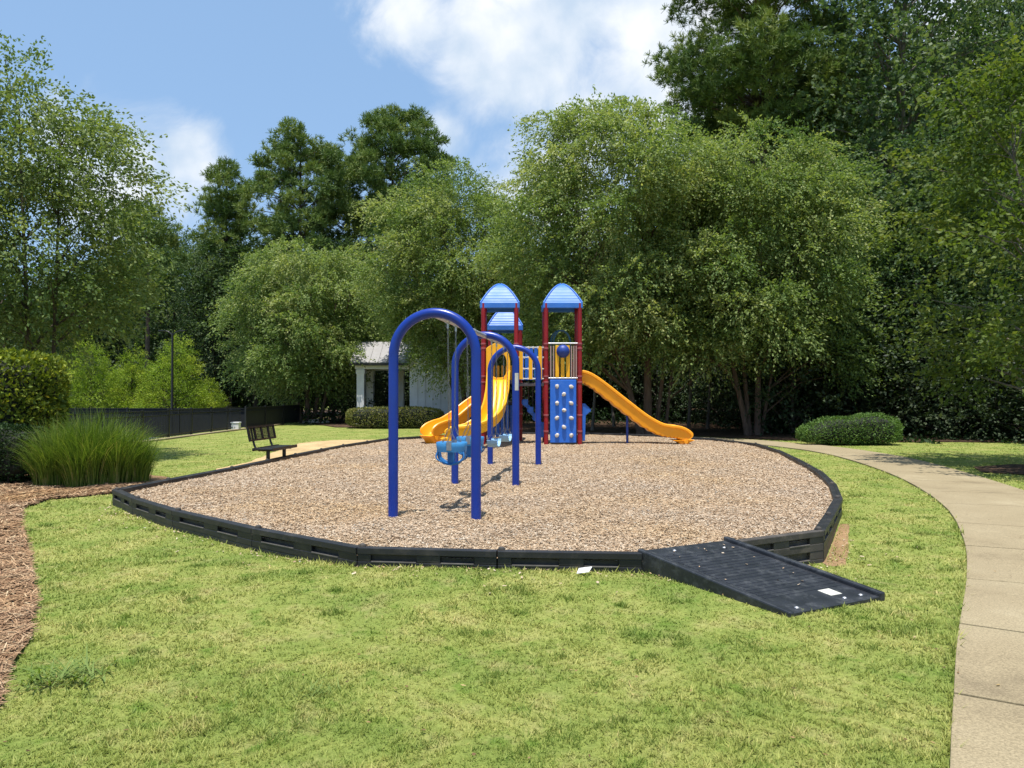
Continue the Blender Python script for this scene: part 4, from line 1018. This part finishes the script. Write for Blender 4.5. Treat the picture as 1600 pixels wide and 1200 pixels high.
# ------------------------------------------------------------------ hedges and shrubs
def hedge(name, label, x, y, hl, hw, h, rz, mat, seed, n, ln, wd, z0=.05, lobes=(), top=.1, stems=True):
    """clipped shrub: leaves over a rounded block, solid dark core inside"""
    rng = np.random.default_rng(seed); root = thing(name, label, 'hedge', (x, y, float(gz(x, y))), rz)
    def surf(u):                                                     # u: unit directions -> point on the clipped form
        p = 4.6; s = (np.abs(u) ** p).sum(-1, keepdims=True) ** (-1 / p); q = u * s
        X = q[..., 0] * hl; Y = q[..., 1] * hw; f = np.ones_like(X)
        for c, w, a in lobes: f = f + a * np.exp(-((X - c) / w) ** 2)
        Z = z0 + (q[..., 2] * .5 + .5) * (h * f - z0)
        bump = 1 + .035 * lookup_noise(X * 3, Y * 3 + Z * 4, 1, seed)
        return np.stack([X * bump, Y * bump, Z * (1 + .03 * lookup_noise(X * 2.5, Y * 2.2, 1, seed + 2))], -1)
    u = unit(rng.normal(size=(n, 3))); P = surf(u); c = np.array([0, 0, h * .5]); d = rng.uniform(0, 1, (n, 1)) ** 2 * .16; P = P + (c - P) * d * np.array([.6, .8, .5]) + rng.normal(0, .018, P.shape)
    ax = unit(u * .8 + rng.normal(0, .7, (n, 3)) + np.array([0, 0, .4])); q = leaf_quads(P, ax, ln, wd, rng, .5)
    np_mesh('foliage', q, M[mat], root, np.clip(rng.normal(.5, .17, n) + .12 * lookup_noise(P[:, 0] * 4, P[:, 2] * 4 + P[:, 1] * 3, 1, seed), 0, 1))
    # solid core, near-black to carry the shade between the leaves
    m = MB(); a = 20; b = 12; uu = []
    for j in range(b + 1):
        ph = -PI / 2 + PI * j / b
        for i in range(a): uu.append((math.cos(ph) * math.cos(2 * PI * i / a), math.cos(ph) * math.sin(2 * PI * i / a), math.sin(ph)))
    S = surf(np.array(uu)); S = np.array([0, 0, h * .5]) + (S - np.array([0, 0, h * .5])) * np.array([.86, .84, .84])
    m.add([tuple(p) for p in S], [(j * a + i, j * a + (i + 1) % a, (j + 1) * a + (i + 1) % a, (j + 1) * a + i) for j in range(b) for i in range(a)]); m.build('dark_core', M['core_shade'], root)
    if stems:
        s = MB()
        for k in range(7):
            xx = rng.uniform(-.8, .8) * hl; yy = rng.uniform(-.6, .6) * hw; s.tube([(xx, yy, -.05), (xx + rng.normal(0, .05), yy, h * .4)], .018, 6)
        s.build('stem', M['dark_bark'], root, smooth=50)
    return root
hedge('clipped_hedge', 'rounded green clipped hedge beyond the sidewalk, right of the bed', px(1326, 23.2), 23.2, 1.56, .62, .80, R(2), 'hedge_leaf', 51, 11000, .06, .032, lobes=((.75, .65, .24), (-.55, .35, .08), (-1.55, .5, -.25), (1.6, .2, -.12)))
hedge('clipped_hedge', 'olive brown clipped hedge in front of the white pool house', px(617, 34.2), 34.2, 2.2, .62, .98, R(1), 'olive_leaf', 52, 9500, .08, .045)
hedge('clipped_hedge', 'tall yellow green clipped hedge at the left edge', px(8, 14.6), 14.6, .92, .85, 2.42, R(-12), 'gold_leaf', 53, 11000, .10, .058, z0=.6)
hedge('low_shrub', 'low dark green shrub under the tall clipped hedge at the left edge', px(6, 13.2), 13.2, .70, .5, 1.02, R(5), 'dark_leaf', 54, 9000, .05, .03, z0=.05)

def reeds():
    rng = np.random.default_rng(61); root = thing('ornamental_grass', 'big fountain clump of ornamental grass left of the bed corner', 'grass clump', (-7.42, 12.9, float(gz(-7.42, 12.9)))); root.scale = (.74, .8, .96)
    heads = [(-.85, .05, .85), (-.5, -.2, .98), (-.1, -.05, 1.0), (.3, -.2, 1.0), (.7, .05, .9), (.95, .4, .75), (.25, .45, 1.05), (-.5, .5, .95), (-.15, .3, 1.1), (.6, .6, .9), (.05, -.35, .8), (-.7, -.25, .7)]
    Q = []; T = []; seg = 5
    for hx, hy, s in heads:
        n = 720; a = rng.uniform(0, 2 * PI, n); lean = rng.uniform(0, 1.15, n) ** .7; Ln = s * rng.uniform(.7, 1.55, n); r0 = .30 * rng.uniform(0, 1, n) ** .6
        bx = hx + r0 * np.cos(a); by = hy + r0 * np.sin(a); w = rng.uniform(.005, .009, n)
        pts = []
        for k in range(seg + 1):
            t = k / seg; out = lean * (.22 * t + .62 * t ** 2.0) * Ln * .85; z = Ln * (t - .34 * lean * t ** 2.6); pts.append(np.stack([bx + np.cos(a) * out, by + np.sin(a) * out, z], 1))
        sx = np.stack([-np.sin(a + rng.normal(0, .6, n)), np.cos(a), np.zeros(n)], 1); tint = np.clip(rng.normal(.42, .26, n), 0, 1)
        for k in range(seg):
            w0 = (w * (1 - (k / seg) ** 2 * .9))[:, None]; w1 = (w * (1 - ((k + 1) / seg) ** 2 * .9))[:, None]
            Q.append(np.stack([pts[k] - sx * w0, pts[k] + sx * w0, pts[k + 1] + sx * w1, pts[k + 1] - sx * w1], 1)); T.append(np.clip(tint + (.38 - .6 * k / seg if k < 2 else 0) * (rng.uniform(size=n) < .5), 0, 1))
    np_mesh('blades', np.concatenate(Q), M['reed'], root, np.concatenate(T))
reeds()

# ------------------------------------------------------------------ pool house
def pool_house():
    x0, y0 = -5.26, 38.0
    root = thing('pool_house', 'white pool house with a low grey roofed porch on square columns', 'building', (x0, y0, 0))
    m = MB(); m.prism([(0, -.1), (3.1, -.1), (3.1, 3.35), (1.55, 5.2), (0, 3.35)], 0, 5.0)
    for k in range(1, 8): m.box((k * .39 - .02, -.018, 0), (k * .39 + .02, .01, 3.3))
    m.build('wall', M['white_wall'], root)
    m = MB()
    for s in (-1, 1):
        c = 1.55; a = (c + s * 1.85, 3.02); b = (c, 5.25)
        poly = [(a[0], a[1]), (b[0], b[1]), (b[0], b[1] + .12), (a[0], a[1] + .12)]
        m.prism(poly, -.25, 5.2)
    m.build('gable_roof', M['roof_grey'], root)
    # porch to the left
    for xx in (-2.52, -.86):
        for yy in (.1, 2.6):
            m = MB(); m.box((xx - .19, yy - .19, 0), (xx + .19, yy + .19, 2.86)); m.box((xx - .23, yy - .23, -.02), (xx + .23, yy + .23, .22)); m.box((xx - .225, yy - .225, 2.62), (xx + .225, yy + .225, 2.84)); m.box((xx - .205, yy - .205, 2.3), (xx + .205, yy + .205, 2.35)); m.build('column', M['white'], root, bevel=.01)
    m = MB(); m.box((-2.8, -.08, 2.862), (-.02, .28, 3.09)); m.box((-2.8, 2.42, 2.862), (-.02, 2.78, 3.09)); m.box((-2.8, .285, 2.866), (-2.4, 2.415, 3.085)); m.build('porch_beam', M['white'], root)
    m = MB(); poly = [(-.32, 3.10), (1.35, 4.25), (3.05, 3.10), (3.05, 3.2), (1.35, 4.36), (-.32, 3.2)]
    m.prism(poly, 0, 2.97); m.v = [(-3.0 + v[1], v[0], v[2]) for v in m.v]
    for k in range(7):
        xx = -2.95 + k * .45
        m.add([(xx, -.33, 3.21), (xx + .04, -.33, 3.21), (xx + .04, 1.35, 4.37), (xx, 1.35, 4.37), (xx, -.33, 3.245), (xx + .04, -.33, 3.245), (xx + .04, 1.35, 4.405), (xx, 1.35, 4.405)], [(0, 3, 2, 1), (4, 5, 6, 7), (0, 1, 5, 4), (1, 2, 6, 5), (2, 3, 7, 6), (3, 0, 4, 7)])
    m.build('porch_roof', M['roof_grey'], root)
    m = MB(); m.box((-3.02, -.42, 3.03), (-.02, -.33, 3.16)); m.build('gutter', M['black_metal'], root)
pool_house()

# ------------------------------------------------------------------ bench
def bench():
    ang = math.atan2(16.5 - 15.55, .12); x, y = -5.13, 16.05
    root = thing('park_bench', 'black perforated metal bench beside the left border, facing the bed', 'bench', (x, y, float(gz(x, y))), R(-97))
    # local x along the bench, -y... sitter faces +y
    T = Matrix.Rotation(PI, 4, 'Z'); 
    hl = .62
    def pan(m, a, b, h=None):
        # frame with a grid of bars
        pass
    # seat
    m = MB(); m.box((-hl, -.21, .43), (hl, .21, .45)); m.box((-hl, -.23, .40), (hl, -.20, .465)); m.box((-hl, .20, .40), (hl, .23, .465)); m.build('seat', M['black_metal'], root, bevel=.008)
    # backrest: framed mesh, leaning back
    m = MB(); B = Matrix.Translation((0, -.28, .60)) @ Matrix.Rotation(R(12), 4, 'X')
    for a, b in (((-hl, -.02, 0), (hl, .02, .035)), ((-hl, -.02, .285), (hl, .02, .32)), ((-hl, -.02, .035), (-hl + .035, .02, .285)), ((hl - .035, -.02, .035), (hl, .02, .285)), ((-.02, -.018, .035), (.02, .018, .285)),
                 ((-hl * .52, -.018, .035), (-hl * .52 + .03, .018, .285)), ((hl * .5, -.018, .035), (hl * .5 + .03, .018, .285))): m.box(a, b, B)
    k = 30
    for i in range(k):
        u = -hl + .04 + (2 * hl - .08) * i / (k - 1); m.box((u - .005, -.004, .03), (u + .005, .006, .29), B)
    for i in range(7): m.box((-hl + .03, -.006, .05 + i * .035), (hl - .03, .004, .058 + i * .035), B)
    m.build('backrest', M['black_metal'], root)
    for s in (-1, 1):
        u = s * hl * .64
        m = MB(); m.tube([(u, .02, -.25), (u, .02, .41)], .04, 12); m.build('leg', M['black_metal'], root, smooth=50)
        m = MB(); m.tube(smooth_line([(u, .18, .405), (u, -.1, .405), (u, -.22, .42), (u, -.29, .52), (u, -.34, .74), (u, -.37, .9)], 5), .024, 8); m.build('back_support', M['black_metal'], root, smooth=50)
bench()

# ------------------------------------------------------------------ court, fences, lamp
tag(sheet('court', [(-13.9, 19.5), (-13.9, 34), (-14, 44), (-40, 44), (-40, 19.5)], 1.0, lambda x, y: gz(x, y) + .02, M['court']), kind='structure')
def curb():
    m = MB(); P = [(-12.3, 19), (-12.05, 24), (-12.0, 30), (-11.75, 38)]
    m.sweep([(x, y, float(gz(x, y)) - .05) for x, y in P], [(-.1, 0), (.1, 0), (.1, .11), (-.1, .11)]); tag(m.build('curb', M['concrete'], bevel=.01), kind='structure')
curb()
def picket_fence(name, label, pts, h, gap, post_every, mesh=False):
    a = Vector((*pts[0], 0)); root = thing(name, label, 'fence', (a.x, a.y, 0))
    for p, q in zip(pts, pts[1:]):
        p = Vector((*p, 0)); q = Vector((*q, 0)); L_ = (q - p).length; t = (q - p) / L_; ang = math.atan2(t.y, t.x); k = max(1, round(L_ / post_every))
        for i in range(k):
            u0 = L_ * i / k; u1 = L_ * (i + 1) / k; c = p + t * u0; zb = float(gz(c.x, c.y)); T = Matrix.Translation(c - a) @ Matrix.Rotation(ang, 4, 'Z')
            m = MB(); m.box((-.035, -.035, zb - .1), (.035, .035, zb + h + .06), T); m.build('post', M['black_metal'], root)
            m = MB(); w = u1 - u0
            for z in (.12, h - .18, h - .02): m.box((.03, -.018, zb + z), (w - .03, .018, zb + z + .035), T)
            if mesh: m.box((.03, .02, zb + .08), (w - .03, .03, zb + h), T)
            else:
                n = int(w / gap)
                for j in range(1, n): m.box((w * j / n - .009, -.009, zb + .05), (w * j / n + .009, .009, zb + h), T)
            m.build('screen_panel' if mesh else 'picket_panel', M['mesh'] if mesh else M['black_metal'], root)
picket_fence('picket_fence', 'black metal picket fence along the left side of the lawn', [(-12.55, 20.0), (-12.25, 24.5), (-12.2, 30), (-12.15, 33.2)], 1.0, .11, 1.9)
picket_fence('screen_fence', 'black screened fence beyond the bench, ending at the birches', [(-12.1, 33.6), (-11.6, 37.5), (-11.4, 40.5)], .98, .11, 2.4, True)
picket_fence('screen_fence', 'long black screened fence on the far side of the court', [(-34, 42.5), (-13.2, 42.5)], 1.75, .11, 3.0, True)
m = MB(); bx, by = px(369, 32.3), 32.3
b = thing('utility_box', 'small white box on the ground where the two black fences meet', 'utility box', (bx, by, 0))
m.box((-.16, -.14, -.05), (.16, .14, .31)); m.box((-.18, -.16, .311), (.18, .16, .36)); m.build('body', M['white'], b, bevel=.012)
m = MB(); m.box((-.02, -.149, .12), (.02, -.139, .17)); m.build('latch', M['steel'], b)

def lamp():
    x, y = px(269, 41), 41.0; zb = float(gz(x, y)); top = CAMZ + (615 - 517) * 41 / F
    root = thing('street_lamp', 'tall black post lamp with two arms rising over the court', 'lamp post', (x, y, zb)); h = top - zb
    m = MB(); m.tube([(0, 0, -.1), (0, 0, h * .5), (0, 0, h - .1)], [.075, .065, .055], 12); m.lathe([(.14, 0), (.14, .1), (.08, .2)], 14); m.build('pole', M['black_metal'], root, smooth=40)
    for s in (-1, 1):
        m = MB(); m.tube(smooth_line([(0, 0, h - .25), (s * .2, 0, h - .06), (s * .42, 0, h)], 4), .03, 8); a = m.build('arm', M['black_metal'], root, smooth=50)
        m = MB(); m.box((s * .38, -.13, h - .03), (s * .38 + s * .36, .13, h + .045)); m.build('lamp_head', M['black_metal'], a, bevel=.02)
lamp()

m = MB(); sx, sy = px(492, 40.2), 40.2
m.lathe([(.78, 0), (.8, .06), (.72, .13), (.4, .22), (.12, .25)], 22, (0, 0, 0), Matrix.Diagonal((1, .6, 1, 1)))
o = m.build('flat_rock', M['pale_stone'], smooth=40, loc=(sx, sy, .0)); tag(o, 'pale low flat mound of stone left of the olive hedge', 'rock')
m = MB(); m.add([(0, 0, .0), (.13, .02, .012), (.17, .09, .05), (.03, .08, .035), (.0, 0, -.004), (.13, .02, .006), (.17, .09, .044), (.03, .08, .029)], [(0, 1, 2, 3), (7, 6, 5, 4), (0, 4, 5, 1), (1, 5, 6, 2), (2, 6, 7, 3), (3, 7, 4, 0)])
o = m.build('paper_scrap', M['white'], loc=(.54, 6.19, .10)); o.scale = (.8, .8, .8); tag(o, 'scrap of white paper in the grass against the front border', 'litter')

# ------------------------------------------------------------------ loose ground cover
def grass():
    rng = np.random.default_rng(91)
    def pts(n, d0, d1, pw):
        u = rng.uniform(0, 1, n); d = (d0 ** (1 - pw) + u * (d1 ** (1 - pw) - d0 ** (1 - pw))) ** (1 / (1 - pw)); x = rng.uniform(-1, 1, n) * (.76 * d + .6); return x, d
    x, y = pts(800000, 2.6, 34, 1.35)
    k = ~inside(BORDER, x, y) & (edge_dist(BORDER, x, y) > .015) & ~inside(PATH, x + rng.normal(0, .018, len(x)), y + rng.normal(0, .018, len(x))) & ~inside(STRAW, x + rng.normal(0, .05, len(x)), y + rng.normal(0, .05, len(x))) & ~inside(RAMP, x, y) & ~inside(FOREST, x, y) & (x > -11.8) & ~(inside(SAND, x, y) & (rng.uniform(size=len(x)) < .9)) & ~(inside(RED_SOIL, x + rng.normal(0, .05, len(x)), y + rng.normal(0, .05, len(x))) & (rng.uniform(size=len(x)) < .8 - 3.2 * edge_dist(BORDER, x, y))) & ~inside(MULCH, x, y)
    x, y = x[k], y[k]; n = len(x); z = gz(x, y); d = np.hypot(x, y)
    nb = edge_dist(BORDER, x, y)
    tn = lookup_noise(x + .3 * np.sin(y * 5), y + .3 * np.sin(x * 4), 19, 2) + .6 * lookup_noise(x, y, 43, 7)
    tuft = np.clip(1 + 1.1 * tn, .35, 2.4)
    h = rng.uniform(.008, .021, n) * (1 + .9 * np.exp(-(nb / .12) ** 2)) * (1 + .5 * np.clip(lookup_noise(x, y, 1.4, 5), -.5, 1)) * tuft; w = .0034 * np.clip(d / 3.4, 1, 5) * rng.uniform(.7, 1.3, n)
    a = 7 * lookup_noise(x, y, 9, 3) + rng.normal(0, 1.7, n); le = rng.uniform(.2, 1.7, n) * h; b = a + rng.uniform(.8, 2.2, n)
    pe = edge_dist(PATH, x, y); h = h * (1 + 1.1 * np.exp(-(pe / .035) ** 2)); le = le * (1 + .9 * np.exp(-(pe / .035) ** 2))     # rank blades left along the concrete
    tint = np.clip(rng.normal(.46, .2, n) + .16 * tn, 0, 1)
    # ranker darker tufts the mower has missed
    kc = 260; cy = 3 + rng.uniform(0, 1, kc) ** 1.4 * 11; cx = rng.uniform(-1, 1, kc) * .72 * cy; ok = ~inside(BORDER, cx, cy) & ~inside(PATH, cx, cy) & ~inside(STRAW, cx, cy) & ~inside(RAMP, cx, cy) & (edge_dist(BORDER, cx, cy) > .12) & (edge_dist(PATH, cx, cy) > .12); cx, cy = cx[ok], cy[ok]
    m_ = 55; sp = rng.uniform(.03, .085, (len(cx), 1)); tx = (cx[:, None] + rng.normal(0, 1, (len(cx), m_)) * sp).ravel(); ty = (cy[:, None] + rng.normal(0, 1, (len(cx), m_)) * sp * .8).ravel(); nt_ = len(tx)
    x = np.concatenate([x, tx]); y = np.concatenate([y, ty]); z = np.concatenate([z, gz(tx, ty)]); h2 = rng.uniform(.022, .05, nt_); h = np.concatenate([h, h2]); le = np.concatenate([le, rng.uniform(.3, 1.2, nt_) * h2])
    a = np.concatenate([a, rng.uniform(0, 2 * PI, nt_)]); b = np.concatenate([b, rng.uniform(0, 2 * PI, nt_)]); w = np.concatenate([w, .0038 * np.clip(ty / 3.4, 1, 4)]); tint = np.concatenate([tint, np.clip(rng.normal(.12, .1, nt_), 0, 1)]); n = len(x)
    P = np.stack([x, y, z - .004], 1); s = np.stack([np.cos(b), np.sin(b), 0 * b], 1) * w[:, None]; tip = P + np.stack([np.cos(a) * le, np.sin(a) * le, h], 1)
    q = np.stack([P - s, P + s, tip], 1); o = np_mesh('grass', q, M['blade'], None, tint); tag(o, 'short mown yellow green lawn grass round the bed', 'grass', kind='stuff')
grass()

def chips():
    rng = np.random.default_rng(92); n = 420000
    u = rng.uniform(0, 1, n); pw = 1.7; d = (6.2 ** (1 - pw) + u * (26.5 ** (1 - pw) - 6.2 ** (1 - pw))) ** (1 / (1 - pw)); x = rng.uniform(-1, 1, n) * (.62 * d + .3)
    k = inside(BORDER, x, d) & (edge_dist(BORDER, x, d) > .11); x, y = x[k], d[k]; n = len(x); z = chip_z(x, y) + rng.uniform(.0, .016, n)
    L_ = rng.uniform(.012, .040, n); w = rng.uniform(.006, .013, n) * np.clip(np.hypot(x, y) / 9, 1, 1.8); a = rng.uniform(0, 2 * PI, n)
    t = unit(np.stack([np.cos(a), np.sin(a), rng.normal(0, .22, n)], 1)); s = unit(np.cross(t, np.stack([rng.normal(0, .3, n), rng.normal(0, .3, n), np.ones(n)], 1)))
    P = np.stack([x, y, z], 1)
    a_ = np.array(RAMP); k2 = 28; u = rng.uniform(.12, .88, k2); v_ = rng.uniform(0, 1, k2) ** 1.4 * .95     # chips kicked out onto the ramp
    k3 = slice(k2, k2 + 420); bb = np.array(BORDER + [BORDER[0]]); e_ = rng.integers(0, 9, 420); f_ = rng.uniform(0, 1, (420, 1)); q_ = bb[e_] * (1 - f_) + bb[e_ + 1] * f_; dd = bb[e_ + 1] - bb[e_]; nn_ = np.stack([dd[:, 1], -dd[:, 0]], 1) / np.hypot(dd[:, 0], dd[:, 1])[:, None]     # and over the border into the grass
    P[k3, :2] = q_ + nn_ * (.03 + rng.exponential(.16, (420, 1))); P[k3, 2] = gz(P[k3, 0], P[k3, 1]) + .018
    P[:k2, :2] = a_[0] + (a_[1] - a_[0]) * u[:, None] + ((a_[3] + a_[2] - a_[0] - a_[1]) * .5) * v_[:, None]; P[:k2, 2] = .235 - .20 * v_ + .010; L_[:k2] *= .6
    l = t * L_[:, None] * .5; v = s * w[:, None] * .5
    q = np.stack([P - l - v, P + l - v * .8, P + l + v * .8, P - l + v], 1); o = np_mesh('wood_chips', q, M['chip'], None, np.clip(rng.normal(.53, .19, n), 0, 1)); tag(o, 'loose tan wood chips filling the playground bed', 'wood chips', kind='stuff')
chips()

def straw():
    rng = np.random.default_rng(93); n = 120000
    y = 2.4 + rng.uniform(0, 1, n) ** 1.4 * 13; x = -(.50 * y) - rng.uniform(0, 1, n) * (.40 * y + 1.0) + .1; k = inside(STRAW, x, y) ; x, y = x[k], y[k]; n = len(x)
    a = rng.uniform(0, 2 * PI, n); L_ = rng.uniform(.07, .17, n); w = .0022 * np.clip(y / 3, 1, 4); P = np.stack([x, y, gz(x, y) + .02 + .02 * lookup_noise(x, y, 3, 1) + rng.uniform(0, .035, n)], 1)
    t = unit(np.stack([np.cos(a), np.sin(a), rng.normal(0, .12, n)], 1)); s = unit(np.cross(t, np.array([0, 0, 1.0]))); l = t * L_[:, None] * .5; v = s * w[:, None]
    q = np.stack([P - l - v, P + l - v, P + l + v, P - l + v], 1); o = np_mesh('pine_straw', q, M['straw'], None, np.clip(rng.normal(.5, .24, n), 0, 1)); tag(o, 'reddish brown pine straw covering the planting bed at left', 'pine straw', kind='stuff')
straw()

def fallen_leaves():
    rng = np.random.default_rng(95); n = 420
    d = 3 + rng.uniform(0, 1, n) ** 1.3 * 18; x = rng.uniform(-1, 1, n) * .74 * d; k = ~inside(BORDER, x, d) & ~inside(STRAW, x, d) & ~inside(RAMP, x, d) & ~(inside(PATH, x, d) & (rng.uniform(size=n) < .5)); x, d = x[k], d[k]; n = len(x)
    z = gz(x, d) + np.where(inside(PATH, x, d), .036, .022); P = np.stack([x, d, z], 1); a = rng.uniform(0, 6.28, n)
    q = leaf_quads(P, np.stack([np.cos(a), np.sin(a), rng.normal(0, .15, n)], 1), .030, .013, rng, 2.0)
    o = np_mesh('fallen_leaves', q, M['litter'], None, np.clip(rng.normal(.5, .28, n), 0, 1)); tag(o, 'scattered small dry brown leaves on the lawn and path', 'leaves', kind='stuff')
fallen_leaves()

def weeds():
    rng = np.random.default_rng(94)
    for i, (cx, cy, s, n, lab) in enumerate(((-2.50, 4.12, 1.0, 150, 'coarse crabgrass tuft spreading from the straw edge in the left foreground'), (-1.05, 3.95, .55, 60, 'small coarse weed tuft in the foreground lawn'))):
        o = thing('weed_tuft', lab, 'weed', (cx, cy, float(gz(cx, cy)))); a = rng.uniform(0, 2 * PI, n); Ln = s * rng.uniform(.10, .26, n); lift = rng.uniform(.1, .9, n); bx = rng.normal(0, .11 * s, n); by = rng.normal(0, .09 * s, n); Q = []
        sx = np.stack([-np.sin(a), np.cos(a), 0 * a], 1); w = rng.uniform(.004, .008, n) * s; pts = []
        for k in range(4):
            t = k / 3; pts.append(np.stack([bx + np.cos(a) * Ln * t * .8, by + np.sin(a) * Ln * t * .8, Ln * lift * (t - .45 * t ** 2) + .004], 1))
        for k in range(3): Q.append(np.stack([pts[k] - sx * (w * (1 - k / 3.2))[:, None], pts[k] + sx * (w * (1 - k / 3.2))[:, None], pts[k + 1] + sx * (w * (1 - (k + 1) / 3.2))[:, None], pts[k + 1] - sx * (w * (1 - (k + 1) / 3.2))[:, None]], 1))
        np_mesh('leaves', np.concatenate(Q), M['weed'], o, np.tile(np.clip(rng.normal(.5, .2, n), 0, 1), 3))
weeds()
